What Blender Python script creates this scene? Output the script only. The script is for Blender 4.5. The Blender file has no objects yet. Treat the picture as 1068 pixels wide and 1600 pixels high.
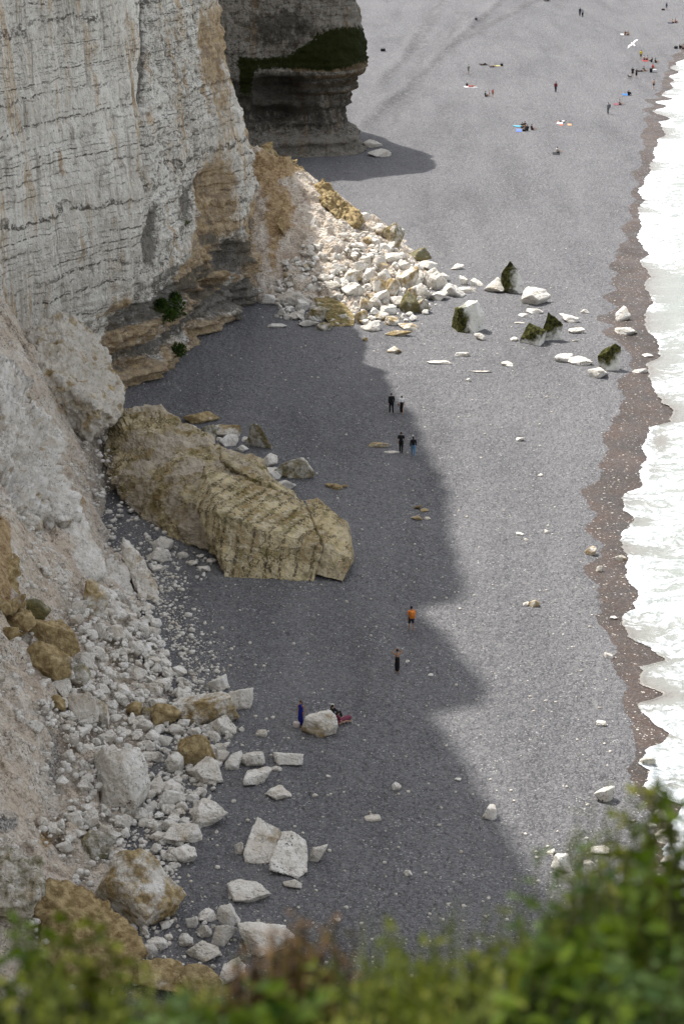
import bpy, bmesh, math, random
import numpy as np
from mathutils import Vector, Matrix

random.seed(7); RNG = np.random.default_rng(7)
S = bpy.context.scene
C = S.collection

# ------------------------------------------------------------------ camera, sky, sun, exposure
CAM_H = 55.0
PITCH = math.radians(21.1)
FPX = 3111.0            # focal length in pixels of the 1068 x 1600 photograph (70 mm, 36 mm tall sensor)
cam_data = bpy.data.cameras.new('camera')
cam = bpy.data.objects.new('camera', cam_data); C.objects.link(cam)
cam.location = (0, 0, CAM_H)
cam.rotation_euler = (math.pi / 2 - PITCH, 0, 0)
cam_data.sensor_fit = 'VERTICAL'; cam_data.sensor_height = 36.0; cam_data.sensor_width = 24.0
cam_data.lens = 70.0
cam_data.clip_start = 0.1; cam_data.clip_end = 6000
cam_data.dof.use_dof = True; cam_data.dof.focus_distance = 150.0; cam_data.dof.aperture_fstop = 2.5
S.camera = cam

SUN_EL = math.radians(58)
SUN_DIR = np.array([-0.73, 0.683]); SUN_DIR /= np.linalg.norm(SUN_DIR)   # ground direction towards the sun
w = bpy.data.worlds.new('World'); S.world = w; w.use_nodes = True
nt = w.node_tree
sky = nt.nodes.new('ShaderNodeTexSky'); sky.sky_type = 'NISHITA'; sky.sun_disc = False
sky.sun_elevation = SUN_EL; sky.sun_rotation = math.atan2(SUN_DIR[0], SUN_DIR[1])
sky.air_density = 1.0; sky.dust_density = 2.5; sky.ozone_density = 1.0
hs = nt.nodes.new('ShaderNodeHueSaturation'); hs.inputs['Saturation'].default_value = 0.28   # thin white cloud veil
nt.links.new(sky.outputs[0], hs.inputs['Color']); nt.links.new(hs.outputs[0], nt.nodes['Background'].inputs[0])
nt.nodes['Background'].inputs[1].default_value = 0.15
sun_l = bpy.data.lights.new('sun', 'SUN'); sun_l.energy = 3.5; sun_l.angle = math.radians(0.9)
sun_l.color = (1.0, 0.965, 0.915)
sun = bpy.data.objects.new('sun', sun_l); C.objects.link(sun)
sv = Vector((SUN_DIR[0] * math.cos(SUN_EL), SUN_DIR[1] * math.cos(SUN_EL), math.sin(SUN_EL)))
sun.rotation_euler = (-sv).to_track_quat('-Z', 'Y').to_euler(); sun.location = (-60, 120, 150)
S.view_settings.view_transform = 'Standard'; S.view_settings.look = 'None'
S.view_settings.gamma = 1.0; S.view_settings.use_curve_mapping = False
S.view_settings.exposure = 0.82
S.cycles.max_bounces = 4; S.cycles.diffuse_bounces = 2; S.cycles.transmission_bounces = 2; S.cycles.use_denoising = True

# ------------------------------------------------------------------ projection helpers
ct, st = math.cos(PITCH), math.sin(PITCH)
def ray(px, py):
    u = (px - 534.0) / FPX; v = (py - 800.0) / FPX
    return np.array([u, ct - v * st, -(v * ct + st)])       # world direction for unit forward depth
def W(px, py, D):
    r = ray(px, py); return np.array([0, 0, CAM_H]) + r * (D / r[1])
def project(P):
    P = np.asarray(P, float); X, Y, Z = P[..., 0], P[..., 1], P[..., 2]
    f = Y * ct + (CAM_H - Z) * st; d = (CAM_H - Z) * ct - Y * st
    return 534 + FPX * X / f, 800 + FPX * d / f, f

# ------------------------------------------------------------------ noise
def _h(ix, iy, iz, seed):
    n = (ix * 73856093) ^ (iy * 19349663) ^ (iz * 83492791) ^ (seed * 2654435761 & 0x7fffffff)
    n = n & 0xffffffff
    n = ((n ^ (n >> 16)) * 0x45d9f3b) & 0xffffffff
    n = ((n ^ (n >> 16)) * 0x45d9f3b) & 0xffffffff
    return (n ^ (n >> 16))
def pn(x, y, z=0.0, seed=0):
    x, y, z = np.broadcast_arrays(np.asarray(x, float), np.asarray(y, float), np.asarray(z, float))
    ix, iy, iz = (np.floor(a).astype(np.int64) for a in (x, y, z))
    fx, fy, fz = x - ix, y - iy, z - iz
    ux, uy, uz = (f * f * f * (f * (f * 6 - 15) + 10) for f in (fx, fy, fz))
    out = 0.0
    for dx in (0, 1):
        for dy in (0, 1):
            for dz in (0, 1):
                h = _h(ix + dx, iy + dy, iz + dz, seed)
                gx = (h & 1023) / 511.5 - 1; gy = ((h >> 10) & 1023) / 511.5 - 1; gz = ((h >> 20) & 1023) / 511.5 - 1
                g = gx * (fx - dx) + gy * (fy - dy) + gz * (fz - dz)
                out = out + g * (ux if dx else 1 - ux) * (uy if dy else 1 - uy) * (uz if dz else 1 - uz)
    return out * 1.1
def fbm(x, y, z=0.0, oct=4, seed=0, gain=0.5, ridged=False):
    a, t, f = 1.0, 0.0, 1.0
    for o in range(oct):
        n = pn(x * f, y * f, z * f if not np.isscalar(z) or z else z, seed + o * 17)
        t = t + a * ((0.5 - np.abs(n)) if ridged else n); a *= gain; f *= 2.03
    return t
def worley(x, y, z, seed=0):
    """distance to the nearest and second nearest cell point and a random value per cell"""
    x, y, z = np.broadcast_arrays(np.asarray(x, float), np.asarray(y, float), np.asarray(z, float))
    ix, iy, iz = (np.floor(a).astype(np.int64) for a in (x, y, z))
    f1 = np.full(x.shape, 9.0); f2 = np.full(x.shape, 9.0); rid = np.zeros(x.shape)
    for dx in (-1, 0, 1):
        for dy in (-1, 0, 1):
            for dz in (-1, 0, 1):
                h = _h(ix + dx, iy + dy, iz + dz, seed)
                d = np.sqrt((ix + dx + (h & 1023) / 1023 - x) ** 2 + (iy + dy + ((h >> 10) & 1023) / 1023 - y) ** 2 + (iz + dz + ((h >> 20) & 1023) / 1023 - z) ** 2)
                m = d < f1
                f2 = np.where(m, f1, np.minimum(f2, d)); rid = np.where(m, (h % 997) / 996.0, rid); f1 = np.where(m, d, f1)
    return f1, f2, rid
def chunks(x, y, z, seed=0):
    """blocky fragments with cracks between them, about -0.5 .. 0.5"""
    f1, f2, r = worley(x, y, z, seed); e = sstep(0, .22, f2 - f1); return (r - .5) * (.35 + .65 * e) - .32 * (1 - e)
def sstep(a, b, x):
    t = np.clip((x - a) / (b - a), 0, 1); return t * t * (3 - 2 * t)

# ------------------------------------------------------------------ scene helpers
def tag(o, label=None, cat=None, group=None, kind=None):
    if label: o['label'] = label
    if cat: o['category'] = cat
    if group: o['group'] = group
    if kind: o['kind'] = kind
    return o
def mesh_np(name, V, F, mat=None, smooth=True, attrs=None):
    V = np.ascontiguousarray(V, np.float32); F = np.ascontiguousarray(F, np.int32)
    me = bpy.data.meshes.new(name)
    nv, nf, k = len(V), len(F), F.shape[1]
    me.vertices.add(nv); me.vertices.foreach_set('co', V.ravel())
    me.loops.add(nf * k); me.loops.foreach_set('vertex_index', F.ravel())
    me.polygons.add(nf); me.polygons.foreach_set('loop_start', np.arange(0, nf * k, k, dtype=np.int32))
    me.polygons.foreach_set('loop_total', np.full(nf, k, np.int32))
    me.polygons.foreach_set('use_smooth', np.full(nf, smooth, bool))
    me.update(calc_edges=True); me.validate()
    for an, av in (attrs or {}).items():
        col = np.ones((nv, 4), np.float32); col[:, :3] = av
        at = me.attributes.new(an, 'FLOAT_COLOR', 'POINT'); at.data.foreach_set('color', col.ravel())
    if mat: me.materials.append(mat)
    return me
def link(name, me, parent=None, loc=None, rot=None):
    o = bpy.data.objects.new(name, me); C.objects.link(o)
    if parent is not None: o.parent = parent
    if loc is not None: o.location = loc
    if rot is not None: o.rotation_euler = rot
    return o
def empty(name, loc, rz=0):
    o = bpy.data.objects.new(name, None); C.objects.link(o); o.location = loc; o.rotation_euler = (0, 0, rz)
    o.empty_display_size = 0.2
    return o
def grid_faces(nr, nc, flip=False):
    i = np.arange((nr - 1) * (nc - 1)); r, c = i // (nc - 1), i % (nc - 1)
    a = r * nc + c
    F = np.stack([a, a + 1, a + nc + 1, a + nc], 1)
    return F[:, ::-1] if flip else F

# ------------------------------------------------------------------ node materials
class NB:
    def __init__(s, name):
        s.m = bpy.data.materials.new(name); s.m.use_nodes = True
        s.t = s.m.node_tree; s.t.nodes.clear()
        s.out = s.n('ShaderNodeOutputMaterial')
        s.pos = s.n('ShaderNodeNewGeometry').outputs['Position']
    def n(s, typ, **kw):
        x = s.t.nodes.new(typ)
        for k, v in kw.items(): setattr(x, k, v)
        return x
    def set(s, sock, v):
        if isinstance(v, bpy.types.NodeSocket): s.t.links.new(v, sock)
        elif isinstance(v, (tuple, list)) and len(v) == 3 and len(sock.default_value) == 4: sock.default_value = (*v, 1)
        else: sock.default_value = v
    def math(s, op, a, b=0.0, clamp=False):
        x = s.n('ShaderNodeMath', operation=op, use_clamp=clamp); s.set(x.inputs[0], a); s.set(x.inputs[1], b); return x.outputs[0]
    def mapr(s, v, a, b, c=0.0, d=1.0, smooth=True):
        x = s.n('ShaderNodeMapRange', interpolation_type='SMOOTHSTEP' if smooth else 'LINEAR')
        s.set(x.inputs[0], v)
        for i, q in enumerate((a, b, c, d)): s.set(x.inputs[i + 1], q)
        return x.outputs[0]
    def mix(s, f, a, b, mode='MIX'):
        x = s.n('ShaderNodeMix', data_type='RGBA', blend_type=mode)
        s.set(x.inputs[0], f); s.set(x.inputs[6], a); s.set(x.inputs[7], b); return x.outputs[2]
    def scale(s, vec, sc):
        x = s.n('ShaderNodeVectorMath', operation='MULTIPLY'); s.set(x.inputs[0], vec); x.inputs[1].default_value = sc; return x.outputs[0]
    def addv(s, a, b):
        x = s.n('ShaderNodeVectorMath', operation='ADD'); s.set(x.inputs[0], a); s.set(x.inputs[1], b); return x.outputs[0]
    def noise(s, scale, detail=4, rough=0.55, vec=None, dist=0.0):
        x = s.n('ShaderNodeTexNoise'); s.set(x.inputs['Vector'], vec or s.pos)
        x.inputs['Scale'].default_value = scale; x.inputs['Detail'].default_value = detail
        x.inputs['Roughness'].default_value = rough; x.inputs['Distortion'].default_value = dist
        return x.outputs[0]
    def vor(s, scale, vec=None, feature='F1'):
        x = s.n('ShaderNodeTexVoronoi', feature=feature); s.set(x.inputs['Vector'], vec or s.pos); x.inputs['Scale'].default_value = scale
        return x.outputs
    def oattr(s, name):
        x = s.n('ShaderNodeAttribute', attribute_type='OBJECT', attribute_name=name); return x.outputs['Fac']
    def vattr(s, name):
        x = s.n('ShaderNodeAttribute', attribute_type='GEOMETRY', attribute_name=name)
        sp = s.n('ShaderNodeSeparateColor'); s.t.links.new(x.outputs['Color'], sp.inputs[0]); return sp.outputs
    def xyz(s, v=None):
        x = s.n('ShaderNodeSeparateXYZ'); s.set(x.inputs[0], v or s.pos); return x.outputs
    def bump(s, h, strength=0.5, dist=0.1, nrm=None):
        x = s.n('ShaderNodeBump'); x.inputs['Strength'].default_value = strength; x.inputs['Distance'].default_value = dist
        s.set(x.inputs['Height'], h)
        if nrm is not None: s.set(x.inputs['Normal'], nrm)
        return x.outputs[0]
    def cracks(s, scale, width=.016, vec=None, detail=4, rough=.6):
        n = s.noise(scale, detail, rough, vec); return s.mapr(s.math('ABSOLUTE', s.math('SUBTRACT', n, .5)), 0, width, 1, 0)
    def done(s, col, rough=0.9, nrm=None, spec=0.2, **kw):
        p = s.n('ShaderNodeBsdfPrincipled'); s.set(p.inputs['Base Color'], col); s.set(p.inputs['Roughness'], rough)
        s.set(p.inputs['Specular IOR Level'], spec)
        if nrm is not None: s.set(p.inputs['Normal'], nrm)
        for k, v in kw.items(): s.set(p.inputs[k], v)
        s.t.links.new(p.outputs[0], s.out.inputs[0]); s.p = p
        return s.m

def mat_plain(name, col, rough=0.85, var=0.12, scale=12.0):
    b = NB(name); f = b.noise(scale, 3)
    c = b.mix(b.mapr(f, .3, .7), tuple(x * (1 - var) for x in col), tuple(min(1, x * (1 + var)) for x in col))
    return b.done(c, rough)

def mat_rock():
    b = NB('chalk_rock')
    och, moss, spk, tone = b.oattr('ochre'), b.oattr('moss'), b.oattr('speck'), b.oattr('tone')
    info = b.n('ShaderNodeObjectInfo').outputs['Random']
    n1 = b.noise(1.3, 5); n2 = b.noise(6.0, 4)
    base = b.mix(b.mapr(n1, .35, .7), (.70, .665, .60), (.85, .825, .775))
    base = b.mix(b.mapr(n2, .48, .8, 0, .3), base, (.52, .48, .42))
    base = b.mix(b.math('MULTIPLY', b.mapr(info, .3, 1, 0, .22), 1.0), base, (.58, .50, .41))
    base = b.mix(tone, base, (.44, .39, .31))
    base = b.mix(b.mapr(b.noise(.8, 3), .50, .68, 0, .42), base, (.55, .46, .345))
    # black flint specks and pits
    sp1 = b.mapr(b.noise(5.5, 4, .72), .575, .63); sp2 = b.mapr(b.noise(.55, 2), .4, .62)
    base = b.mix(b.math('MULTIPLY', b.math('MULTIPLY', sp1, sp2), spk, True), base, (.07, .065, .06))
    base = b.mix(b.math('MULTIPLY', b.cracks(.9), .55), base, (.16, .145, .12))
    # ochre stain in shapes
    oc = b.math('ADD', b.noise(.75, 4, .6), b.math('MULTIPLY', b.math('SUBTRACT', och, .5), .62))
    om = b.mapr(oc, .44, .62)
    ocol = b.mix(b.mapr(b.noise(2.6, 4), .35, .7), (.21, .14, .05), (.46, .35, .17))
    base = b.mix(b.math('MULTIPLY', om, .92), base, ocol)
    # moss
    mo = b.math('ADD', b.noise(1.6, 5, .65), b.math('MULTIPLY', b.math('SUBTRACT', moss, .5), .62))
    base = b.mix(b.math('MULTIPLY', b.mapr(mo, .40, .70), .85), base, b.mix(b.noise(3, 4), (.055, .052, .018), (.17, .155, .055)))
    h = b.math('ADD', b.math('MULTIPLY', b.noise(2.2, 4, .62), 1.0), b.math('MULTIPLY', b.noise(11, 3), .25))
    return b.done(base, .95, b.bump(h, .8, .35), .1)

def mat_tide_rock():          # moss above, wave-polished white chalk below
    b = NB('tide_rock')
    v = b.vattr('stain')
    n = b.noise(1.1, 4, .6)
    m = b.mapr(b.math('ADD', v[0], b.math('MULTIPLY', b.math('SUBTRACT', n, .5), .9)), .30, .66)
    base = b.mix(b.noise(1.5, 4), (.66, .64, .58), (.80, .79, .74))
    base = b.mix(b.mapr(b.noise(3.2, 6, .7), .57, .64, 0, .7), base, (.2, .19, .13))
    c = b.mix(m, base, b.mix(b.mapr(b.noise(3.5, 4), .35, .65), (.016, .018, .007), (.085, .082, .024)))
    return b.done(c, .95, b.bump(b.noise(2.2, 3, .6), .6, .25), .1)

def mat_cliff(name, flint=1.0, tone=(.0, .0, .0), seedoff=0.0):
    b = NB(name)
    v = b.vattr('stain')
    P = b.addv(b.pos, (seedoff, 0, 0)) if seedoff else b.pos
    big = b.noise(.12, 4, .6, P)
    base = b.mix(b.mapr(big, .35, .65), (.64, .60, .53), (.79, .755, .685))
    stv = b.scale(P, (1.5, 1.5, .10)); st1 = b.noise(1.0, 4, .66, stv)
    base = b.mix(b.mapr(st1, .49, .68, 0, .75), base, (.34, .305, .25))
    stv2 = b.scale(P, (.7, .7, .06)); st2 = b.noise(1.0, 3, .62, stv2)
    base = b.mix(b.mapr(st2, .53, .68, 0, .7), base, (.50, .34, .17))
    stv3 = b.scale(P, (3.2, 3.2, .22)); st3 = b.noise(1.0, 3, .7, stv3)
    base = b.mix(b.mapr(st3, .50, .64, 0, .75), base, (.83, .80, .735))
    # horizontal bedding: fine grey lines and dashed flint bands
    z = b.xyz(P)[2]
    wz = b.math('ADD', z, b.math('MULTIPLY', b.math('SUBTRACT', b.noise(.16, 3, .6, P), .5), 1.6))
    wz2 = b.math('ADD', wz, b.math('MULTIPLY', b.noise(1.1, 4, .7, P), .5))
    wz = b.math('ADD', wz, b.math('ADD', b.math('MULTIPLY', b.math('SINE', b.math('MULTIPLY', z, .83)), .62), b.math('MULTIPLY', b.math('SINE', b.math('MULTIPLY', z, 2.17)), .20)))
    wz2 = b.math('ADD', wz, b.math('MULTIPLY', b.noise(1.1, 4, .7, P), .62))
    def lines(period, sharp, vec_z, lo, hi):
        s_ = b.math('SINE', b.math('MULTIPLY', vec_z, 2 * math.pi / period))
        return b.mapr(s_, lo, hi)
    fl = lines(1.25, 0, wz2, .86, .975)
    dash = b.mapr(b.noise(2.3, 3, .7, b.scale(P, (1, 1, 1.6))), .44, .54)
    slow = b.mapr(b.noise(.35, 2, .5, b.scale(P, (.25, .25, 1.6))), .38, .55)
    flm = b.math('MULTIPLY', b.math('MULTIPLY', fl, dash), b.math('MULTIPLY', slow, flint))
    base = b.mix(b.math('MULTIPLY', flm, .85, True), base, (.065, .058, .045))
    f2 = b.math('MULTIPLY', lines(.61, 0, wz2, .80, .97), b.mapr(b.noise(1.6, 3, .7, P), .46, .60))
    base = b.mix(b.math('MULTIPLY', f2, .62), base, (.17, .15, .12))
    cr2 = b.cracks(1.1, .020, b.scale(P, (.55, .55, 1.5)), 3, .65); rg = v[1]
    base = b.mix(b.math('MULTIPLY', cr2, b.mapr(rg, 0, .5, .18, .85)), base, (.11, .10, .08))
    base = b.mix(b.math('MULTIPLY', b.mapr(b.noise(2.0, 4, .75, b.scale(P, (1, 1, .9))), .53, .63), b.mapr(rg, 0, .5, .25, .85)), base, (.15, .135, .11))
    # stains in their own places, and shade painted dark into creases and niches
    nz = b.noise(1.2, 4, .65, b.scale(P, (1, 1, .5)))
    oc = b.mapr(b.math('ADD', v[0], b.math('MULTIPLY', b.math('SUBTRACT', nz, .5), .9)), .34, .68)
    base = b.mix(b.math('MULTIPLY', oc, .75), base, b.mix(b.mapr(b.noise(.8, 4, .6, b.scale(P, (1, 1, 2.5))), .35, .65), (.21, .125, .05), (.47, .33, .16)))
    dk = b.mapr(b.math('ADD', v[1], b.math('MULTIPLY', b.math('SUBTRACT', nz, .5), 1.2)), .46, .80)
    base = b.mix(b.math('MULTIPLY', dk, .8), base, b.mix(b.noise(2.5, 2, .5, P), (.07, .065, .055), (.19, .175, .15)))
    gr = b.mapr(b.math('ADD', v[2], b.math('MULTIPLY', b.math('SUBTRACT', b.noise(1.7, 4, .7, P), .5), 1.4)), .36, .66)
    base = b.mix(gr, base, b.mix(b.noise(2.5, 3, .6, P), (.018, .028, .007), (.085, .10, .024)))
    if sum(tone): base = b.mix(tone[0], base, b.mix(.85, base, (.20, .185, .165), 'MULTIPLY'))  # headland shade painted in by darkening all of its chalk colour
    h = b.math('ADD', b.math('MULTIPLY', b.noise(1.5, 4, .68, b.scale(P, (1, 1, .55))), 1.0), b.math('MULTIPLY', b.noise(6, 2, .6, P), .35))
    h = b.math('SUBTRACT', h, b.math('MULTIPLY', f2, .12)); h = b.math('ADD', h, b.math('MULTIPLY', flm, .12))
    return b.done(base, .95, b.bump(h, 1.0, .55), .1)

def mat_scree():
    b = NB('scree'); v = b.vattr('stain')
    n1 = b.noise(.35, 5, .6); n2 = b.noise(2.4, 6, .68); n3 = b.vor(5.5)
    base = b.mix(b.mapr(n1, .3, .7), (.57, .475, .37), (.71, .645, .555))
    base = b.mix(b.mapr(n2, .45, .72, 0, .75), base, (.43, .355, .28))
    base = b.mix(b.mapr(b.noise(1.1, 5, .62), .52, .66, 0, .75), base, (.78, .755, .71))
    base = b.mix(b.math('MULTIPLY', b.mapr(b.noise(7, 3, .7), .56, .62), b.mapr(b.noise(.3, 2), .42, .6)), base, (.12, .11, .10))
    base = b.mix(b.math('MULTIPLY', b.cracks(.7, .022), .5), base, (.15, .13, .105)); base = b.mix(b.mapr(b.noise(.55, 4, .6), .5, .66, 0, .6), base, (.46, .36, .28))
    nz = b.noise(.8, 5, .65)
    oc = b.mapr(b.math('ADD', v[0], b.math('MULTIPLY', b.math('SUBTRACT', nz, .5), 1.0)), .4, .62)
    base = b.mix(b.math('MULTIPLY', oc, .9), base, b.mix(b.mapr(n2, .35, .65), (.27, .17, .075), (.48, .35, .19)))
    dk = b.mapr(b.math('ADD', v[1], b.math('MULTIPLY', b.math('SUBTRACT', b.noise(1.8, 5, .7), .5), 1.0)), .4, .62)
    base = b.mix(b.math('MULTIPLY', dk, .85), base, b.mix(b.mapr(b.noise(9, 3), .4, .6), (.07, .07, .07), (.40, .385, .36)))
    h = b.math('ADD', b.math('MULTIPLY', b.noise(1.6, 4, .68), 1.0), b.math('MULTIPLY', n3[0], -.22))
    return b.done(base, .95, b.bump(h, 1.0, .5), .1)

def mat_slab():
    b = NB('stained_slab')
    info = b.n('ShaderNodeObjectInfo').outputs['Random']
    x, y, z = b.xyz()[:3]
    # bedding that stands nearly upright in the fallen block: bands across its long axis
    ax = b.math('ADD', b.math('MULTIPLY', x, .86), b.math('MULTIPLY', y, -.42)); ax = b.math('ADD', ax, b.math('MULTIPLY', z, .16))
    wx = b.math('ADD', ax, b.math('MULTIPLY', b.noise(.6, 4, .6), .4))
    base = b.mix(b.mapr(b.noise(.5, 5, .62), .32, .68), (.26, .19, .085), (.57, .475, .285))
    base = b.mix(b.mapr(b.noise(1.7, 6, .68), .5, .68, 0, .8), base, (.56, .50, .37))
    bands = b.mapr(b.math('SINE', b.math('MULTIPLY', wx, 2 * math.pi / .95)), .55, .98)
    dash = b.mapr(b.noise(4.5, 5, .72), .44, .55)
    sel = b.oattr('bands')
    bd = b.math('MULTIPLY', b.math('MULTIPLY', bands, dash), sel)
    base = b.mix(b.math('MULTIPLY', bd, .9), base, (.055, .045, .03))
    pale = b.mapr(b.math('SINE', b.math('ADD', b.math('MULTIPLY', wx, 2 * math.pi / .95), 2.4)), .1, .9)
    base = b.mix(b.math('MULTIPLY', b.math('MULTIPLY', pale, sel), b.mapr(b.noise(1.2, 4), .4, .65, .1, .75)), base, (.60, .53, .38))
    base = b.mix(b.mapr(b.noise(2.4, 5, .75), .57, .65, 0, .75), base, (.075, .062, .035)); base = b.mix(b.math('MULTIPLY', b.cracks(.5, .02), .85), base, (.055, .045, .028))
    base = b.mix(b.math('MULTIPLY', b.mapr(b.noise(.9, 5, .65), .52, .64, 0, .8), b.oattr('moss')), base, (.13, .115, .03))
    pk = b.oattr('pale')
    base = b.mix(b.math('MULTIPLY', b.mapr(b.noise(.33, 5, .65), .43, .58), pk), base, b.mix(b.noise(3, 4), (.40, .335, .26), (.55, .50, .43)))
    h = b.math('ADD', b.noise(1.5, 4, .68), b.math('MULTIPLY', b.math('MULTIPLY', bands, sel), -.06))
    return b.done(base, .95, b.bump(h, 1.0, .5), .1)

def mat_beach():
    b = NB('shingle_beach')
    x, y, z = b.xyz()[:3]
    big = b.noise(.035, 4, .55); mid = b.noise(.35, 5, .6)
    base = b.mix(b.mapr(big, .3, .7), (.121, .120, .126), (.155, .153, .158))
    base = b.mix(b.mapr(mid, .4, .75, 0, .4), base, (.108, .106, .11))
    bandn = b.noise(1.0, 4, .6, b.scale(b.pos, (.22, .035, 1))); base = b.mix(b.mapr(bandn, .42, .66, 0, .45), base, (.185, .182, .187)); base = b.mix(b.mapr(bandn, .46, .34, 0, .45), base, (.09, .088, .092))
    # single stones
    vo = b.vor(11.0); vc = b.n('ShaderNodeSeparateColor'); b.t.links.new(vo[1], vc.inputs[0])
    r = vc.outputs[0]
    base = b.mix(b.mapr(r, .0, .45, .62, 0, False), base, (.055, .053, .055))
    base = b.mix(b.mapr(r, .6, .93, 0, .5, False), base, (.26, .256, .256))
    base = b.mix(b.math('MULTIPLY', b.mapr(r, .955, .97, 0, .7, False), b.mapr(b.noise(.5, 3), .46, .66)), base, (.50, .49, .47))
    vo2 = b.vor(2.9); vc2 = b.n('ShaderNodeSeparateColor'); b.t.links.new(vo2[1], vc2.inputs[0])
    base = b.mix(b.mapr(vc2.outputs[1], .8, 1.0, 0, .3, False), base, (.235, .225, .222))
    v = b.vattr('dark'); base = b.mix(b.math('MULTIPLY', v[0], b.mapr(b.noise(.9, 5, .7), .38, .6)), base, (.085, .08, .08))
    # scuffed hollows left by feet and waves; dimple shade is painted into the colour
    sc = b.noise(2.0, 3, .6, b.scale(b.pos, (1.0, .6, 1)))
    dm = b.noise(4.6, 3, .6, b.scale(b.pos, (1.0, .55, 1)))
    base = b.mix(b.math('MULTIPLY', b.mapr(dm, .43, .35, 0, .75), b.mapr(b.noise(.16, 3), .35, .62, .25, 1.0)), base, (.055, .053, .056)); sc = b.math('ADD', sc, b.math('MULTIPLY', dm, .35))
    h = b.math('ADD', b.math('MULTIPLY', sc, 1.2), b.math('MULTIPLY', b.noise(.45, 3), .9))
    h = b.math('ADD', h, b.math('MULTIPLY', vo[0], -.16))
    # storm ridges that run along the shore in the distance
    return b.done(base, .95, b.bump(h, .8, .38), .12)

def mat_wet():
    b = NB('wet_shingle')
    vo = b.vor(10.0); vc = b.n('ShaderNodeSeparateColor'); b.t.links.new(vo[1], vc.inputs[0]); r = vc.outputs[0]
    base = b.mix(b.mapr(b.noise(.25, 5, .6), .35, .65), (.044, .035, .030), (.085, .062, .052))
    base = b.mix(b.mapr(r, 0, .4, .7, 0, False), base, (.035, .03, .03))
    base = b.mix(b.mapr(r, .75, 1, 0, .6, False), base, (.19, .16, .14))
    base = b.mix(b.mapr(r, .98, .985, 0, .8, False), base, (.5, .46, .42))
    return b.done(base, b.mapr(b.noise(.5, 3), .35, .65, .45, .75), b.bump(b.math('ADD', vo[0], b.math('MULTIPLY', b.noise(1.2, 3), 2.0)), .6, .08), .22)

def mat_sea():
    b = NB('sea_surf'); v = b.vattr('foam')
    px = b.scale(b.pos, (1.0, 0.42, 1.0))
    wn = b.noise(.22, 4, .6); wv = b.n('ShaderNodeVectorMath', operation='SCALE')
    comb = b.n('ShaderNodeCombineXYZ'); b.set(comb.inputs[1], b.math('MULTIPLY', b.math('SUBTRACT', wn, .5), 5.0)); b.set(comb.inputs[0], b.math('MULTIPLY', b.math('SUBTRACT', b.noise(.3, 3), .5), 3.0))
    pw = b.addv(b.pos, comb.outputs[0])
    streak = b.noise(.5, 6, .66, b.scale(pw, (.55, 2.2, 1)))
    lace = b.noise(1.9, 6, .7, pw)
    f = b.math('ADD', b.math('MULTIPLY', b.math('SUBTRACT', streak, .5), 1.5), b.math('MULTIPLY', b.math('SUBTRACT', lace, .5), .9))
    f = b.mapr(b.math('ADD', f, v[0]), .28, .62)
    water = b.mix(b.noise(.3, 3), (.20, .225, .205), (.33, .34, .305))
    water = b.mix(v[1], water, (.20, .175, .155))
    c = b.mix(f, water, b.mix(b.mapr(lace, .4, .6), (.42, .455, .475), (.72, .75, .775)))
    rough = b.mapr(f, 0, 1, .22, .9, False)
    h = b.math('ADD', b.math('MULTIPLY', lace, .7), b.math('MULTIPLY', streak, .7)); h = b.math('ADD', h, b.math('MULTIPLY', f, .35))
    return b.done(c, rough, b.bump(h, .6, .22), .35)

def mat_leaf(name, c1, c2, trans=.40):
    b = NB(name)
    info = b.n('ShaderNodeObjectInfo').outputs['Random']
    a = b.n('ShaderNodeAttribute', attribute_type='GEOMETRY', attribute_name='tint'); sp = b.n('ShaderNodeSeparateColor'); b.t.links.new(a.outputs['Color'], sp.inputs[0])
    c = b.mix(sp.outputs[0], c1, c2); c = b.mix(b.mapr(b.noise(30, 3), .4, .7, 0, .4), c, tuple(x * .6 for x in c1))
    p = b.n('ShaderNodeBsdfPrincipled'); b.set(p.inputs['Base Color'], c); p.inputs['Roughness'].default_value = .6; p.inputs['Specular IOR Level'].default_value = .12
    t = b.n('ShaderNodeBsdfTranslucent'); b.set(t.inputs[0], b.mix(.35, c, (.18, .28, .01)))
    mx = b.n('ShaderNodeMixShader'); mx.inputs[0].default_value = trans
    b.t.links.new(p.outputs[0], mx.inputs[1]); b.t.links.new(t.outputs[0], mx.inputs[2]); b.t.links.new(mx.outputs[0], b.out.inputs[0])
    return b.m

M = dict(rock=mat_rock(), tide=mat_tide_rock(), cliff=mat_cliff('chalk_cliff'), head=mat_cliff('chalk_headland', .5, (.95, 0, 0), 40.0),
         scree=mat_scree(), slab=mat_slab(), beach=mat_beach(), wet=mat_wet(), sea=mat_sea())

# ------------------------------------------------------------------ ground shape
Z_SLOPE = 0.035
def flat(px, py):
    r = ray(px, py); return r[:2] * (CAM_H / -r[2])
WATER_PX = [(1125,20),(1120,40),(1090,85),(1056,100),(1046,108),(1060,113),(1045,121),(1052,126),(1045,131),(1051,136),(1033,150),(1050,155),(1023,161),(1040,166),(1019,176),(1046,186),(1029,192),(1039,210),(1026,220),(1021,242),(1014,265),(1006,287),(996,300),(1004,312),(996,330),(1001,350),(996,375),(1012,398),(999,411),(1014,430),(1006,447),(1018,470),(1006,495),(1010,515),(1026,535),(1030,555),(1009,570),(1013,585),(1019,605),(1034,630),(1051,640),(1047,657),(1014,670),(1004,700),(1008,715),(999,740),(1003,755),(971,780),(975,798),(989,810),(969,845),(979,870),(976,900),(994,925),(991,945),(971,972),(984,1000),(1014,1015),(1034,1030),(1001,1045),(999,1070),(1034,1085),(996,1105),(1014,1130),(1044,1145),(1034,1160),(1006,1175),(1001,1195),(1014,1205),(1009,1235),(1034,1248),(1066,1258),(1046,1290),(1036,1330),(1050,1400),(1050,1500),(1050,1800)]
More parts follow.
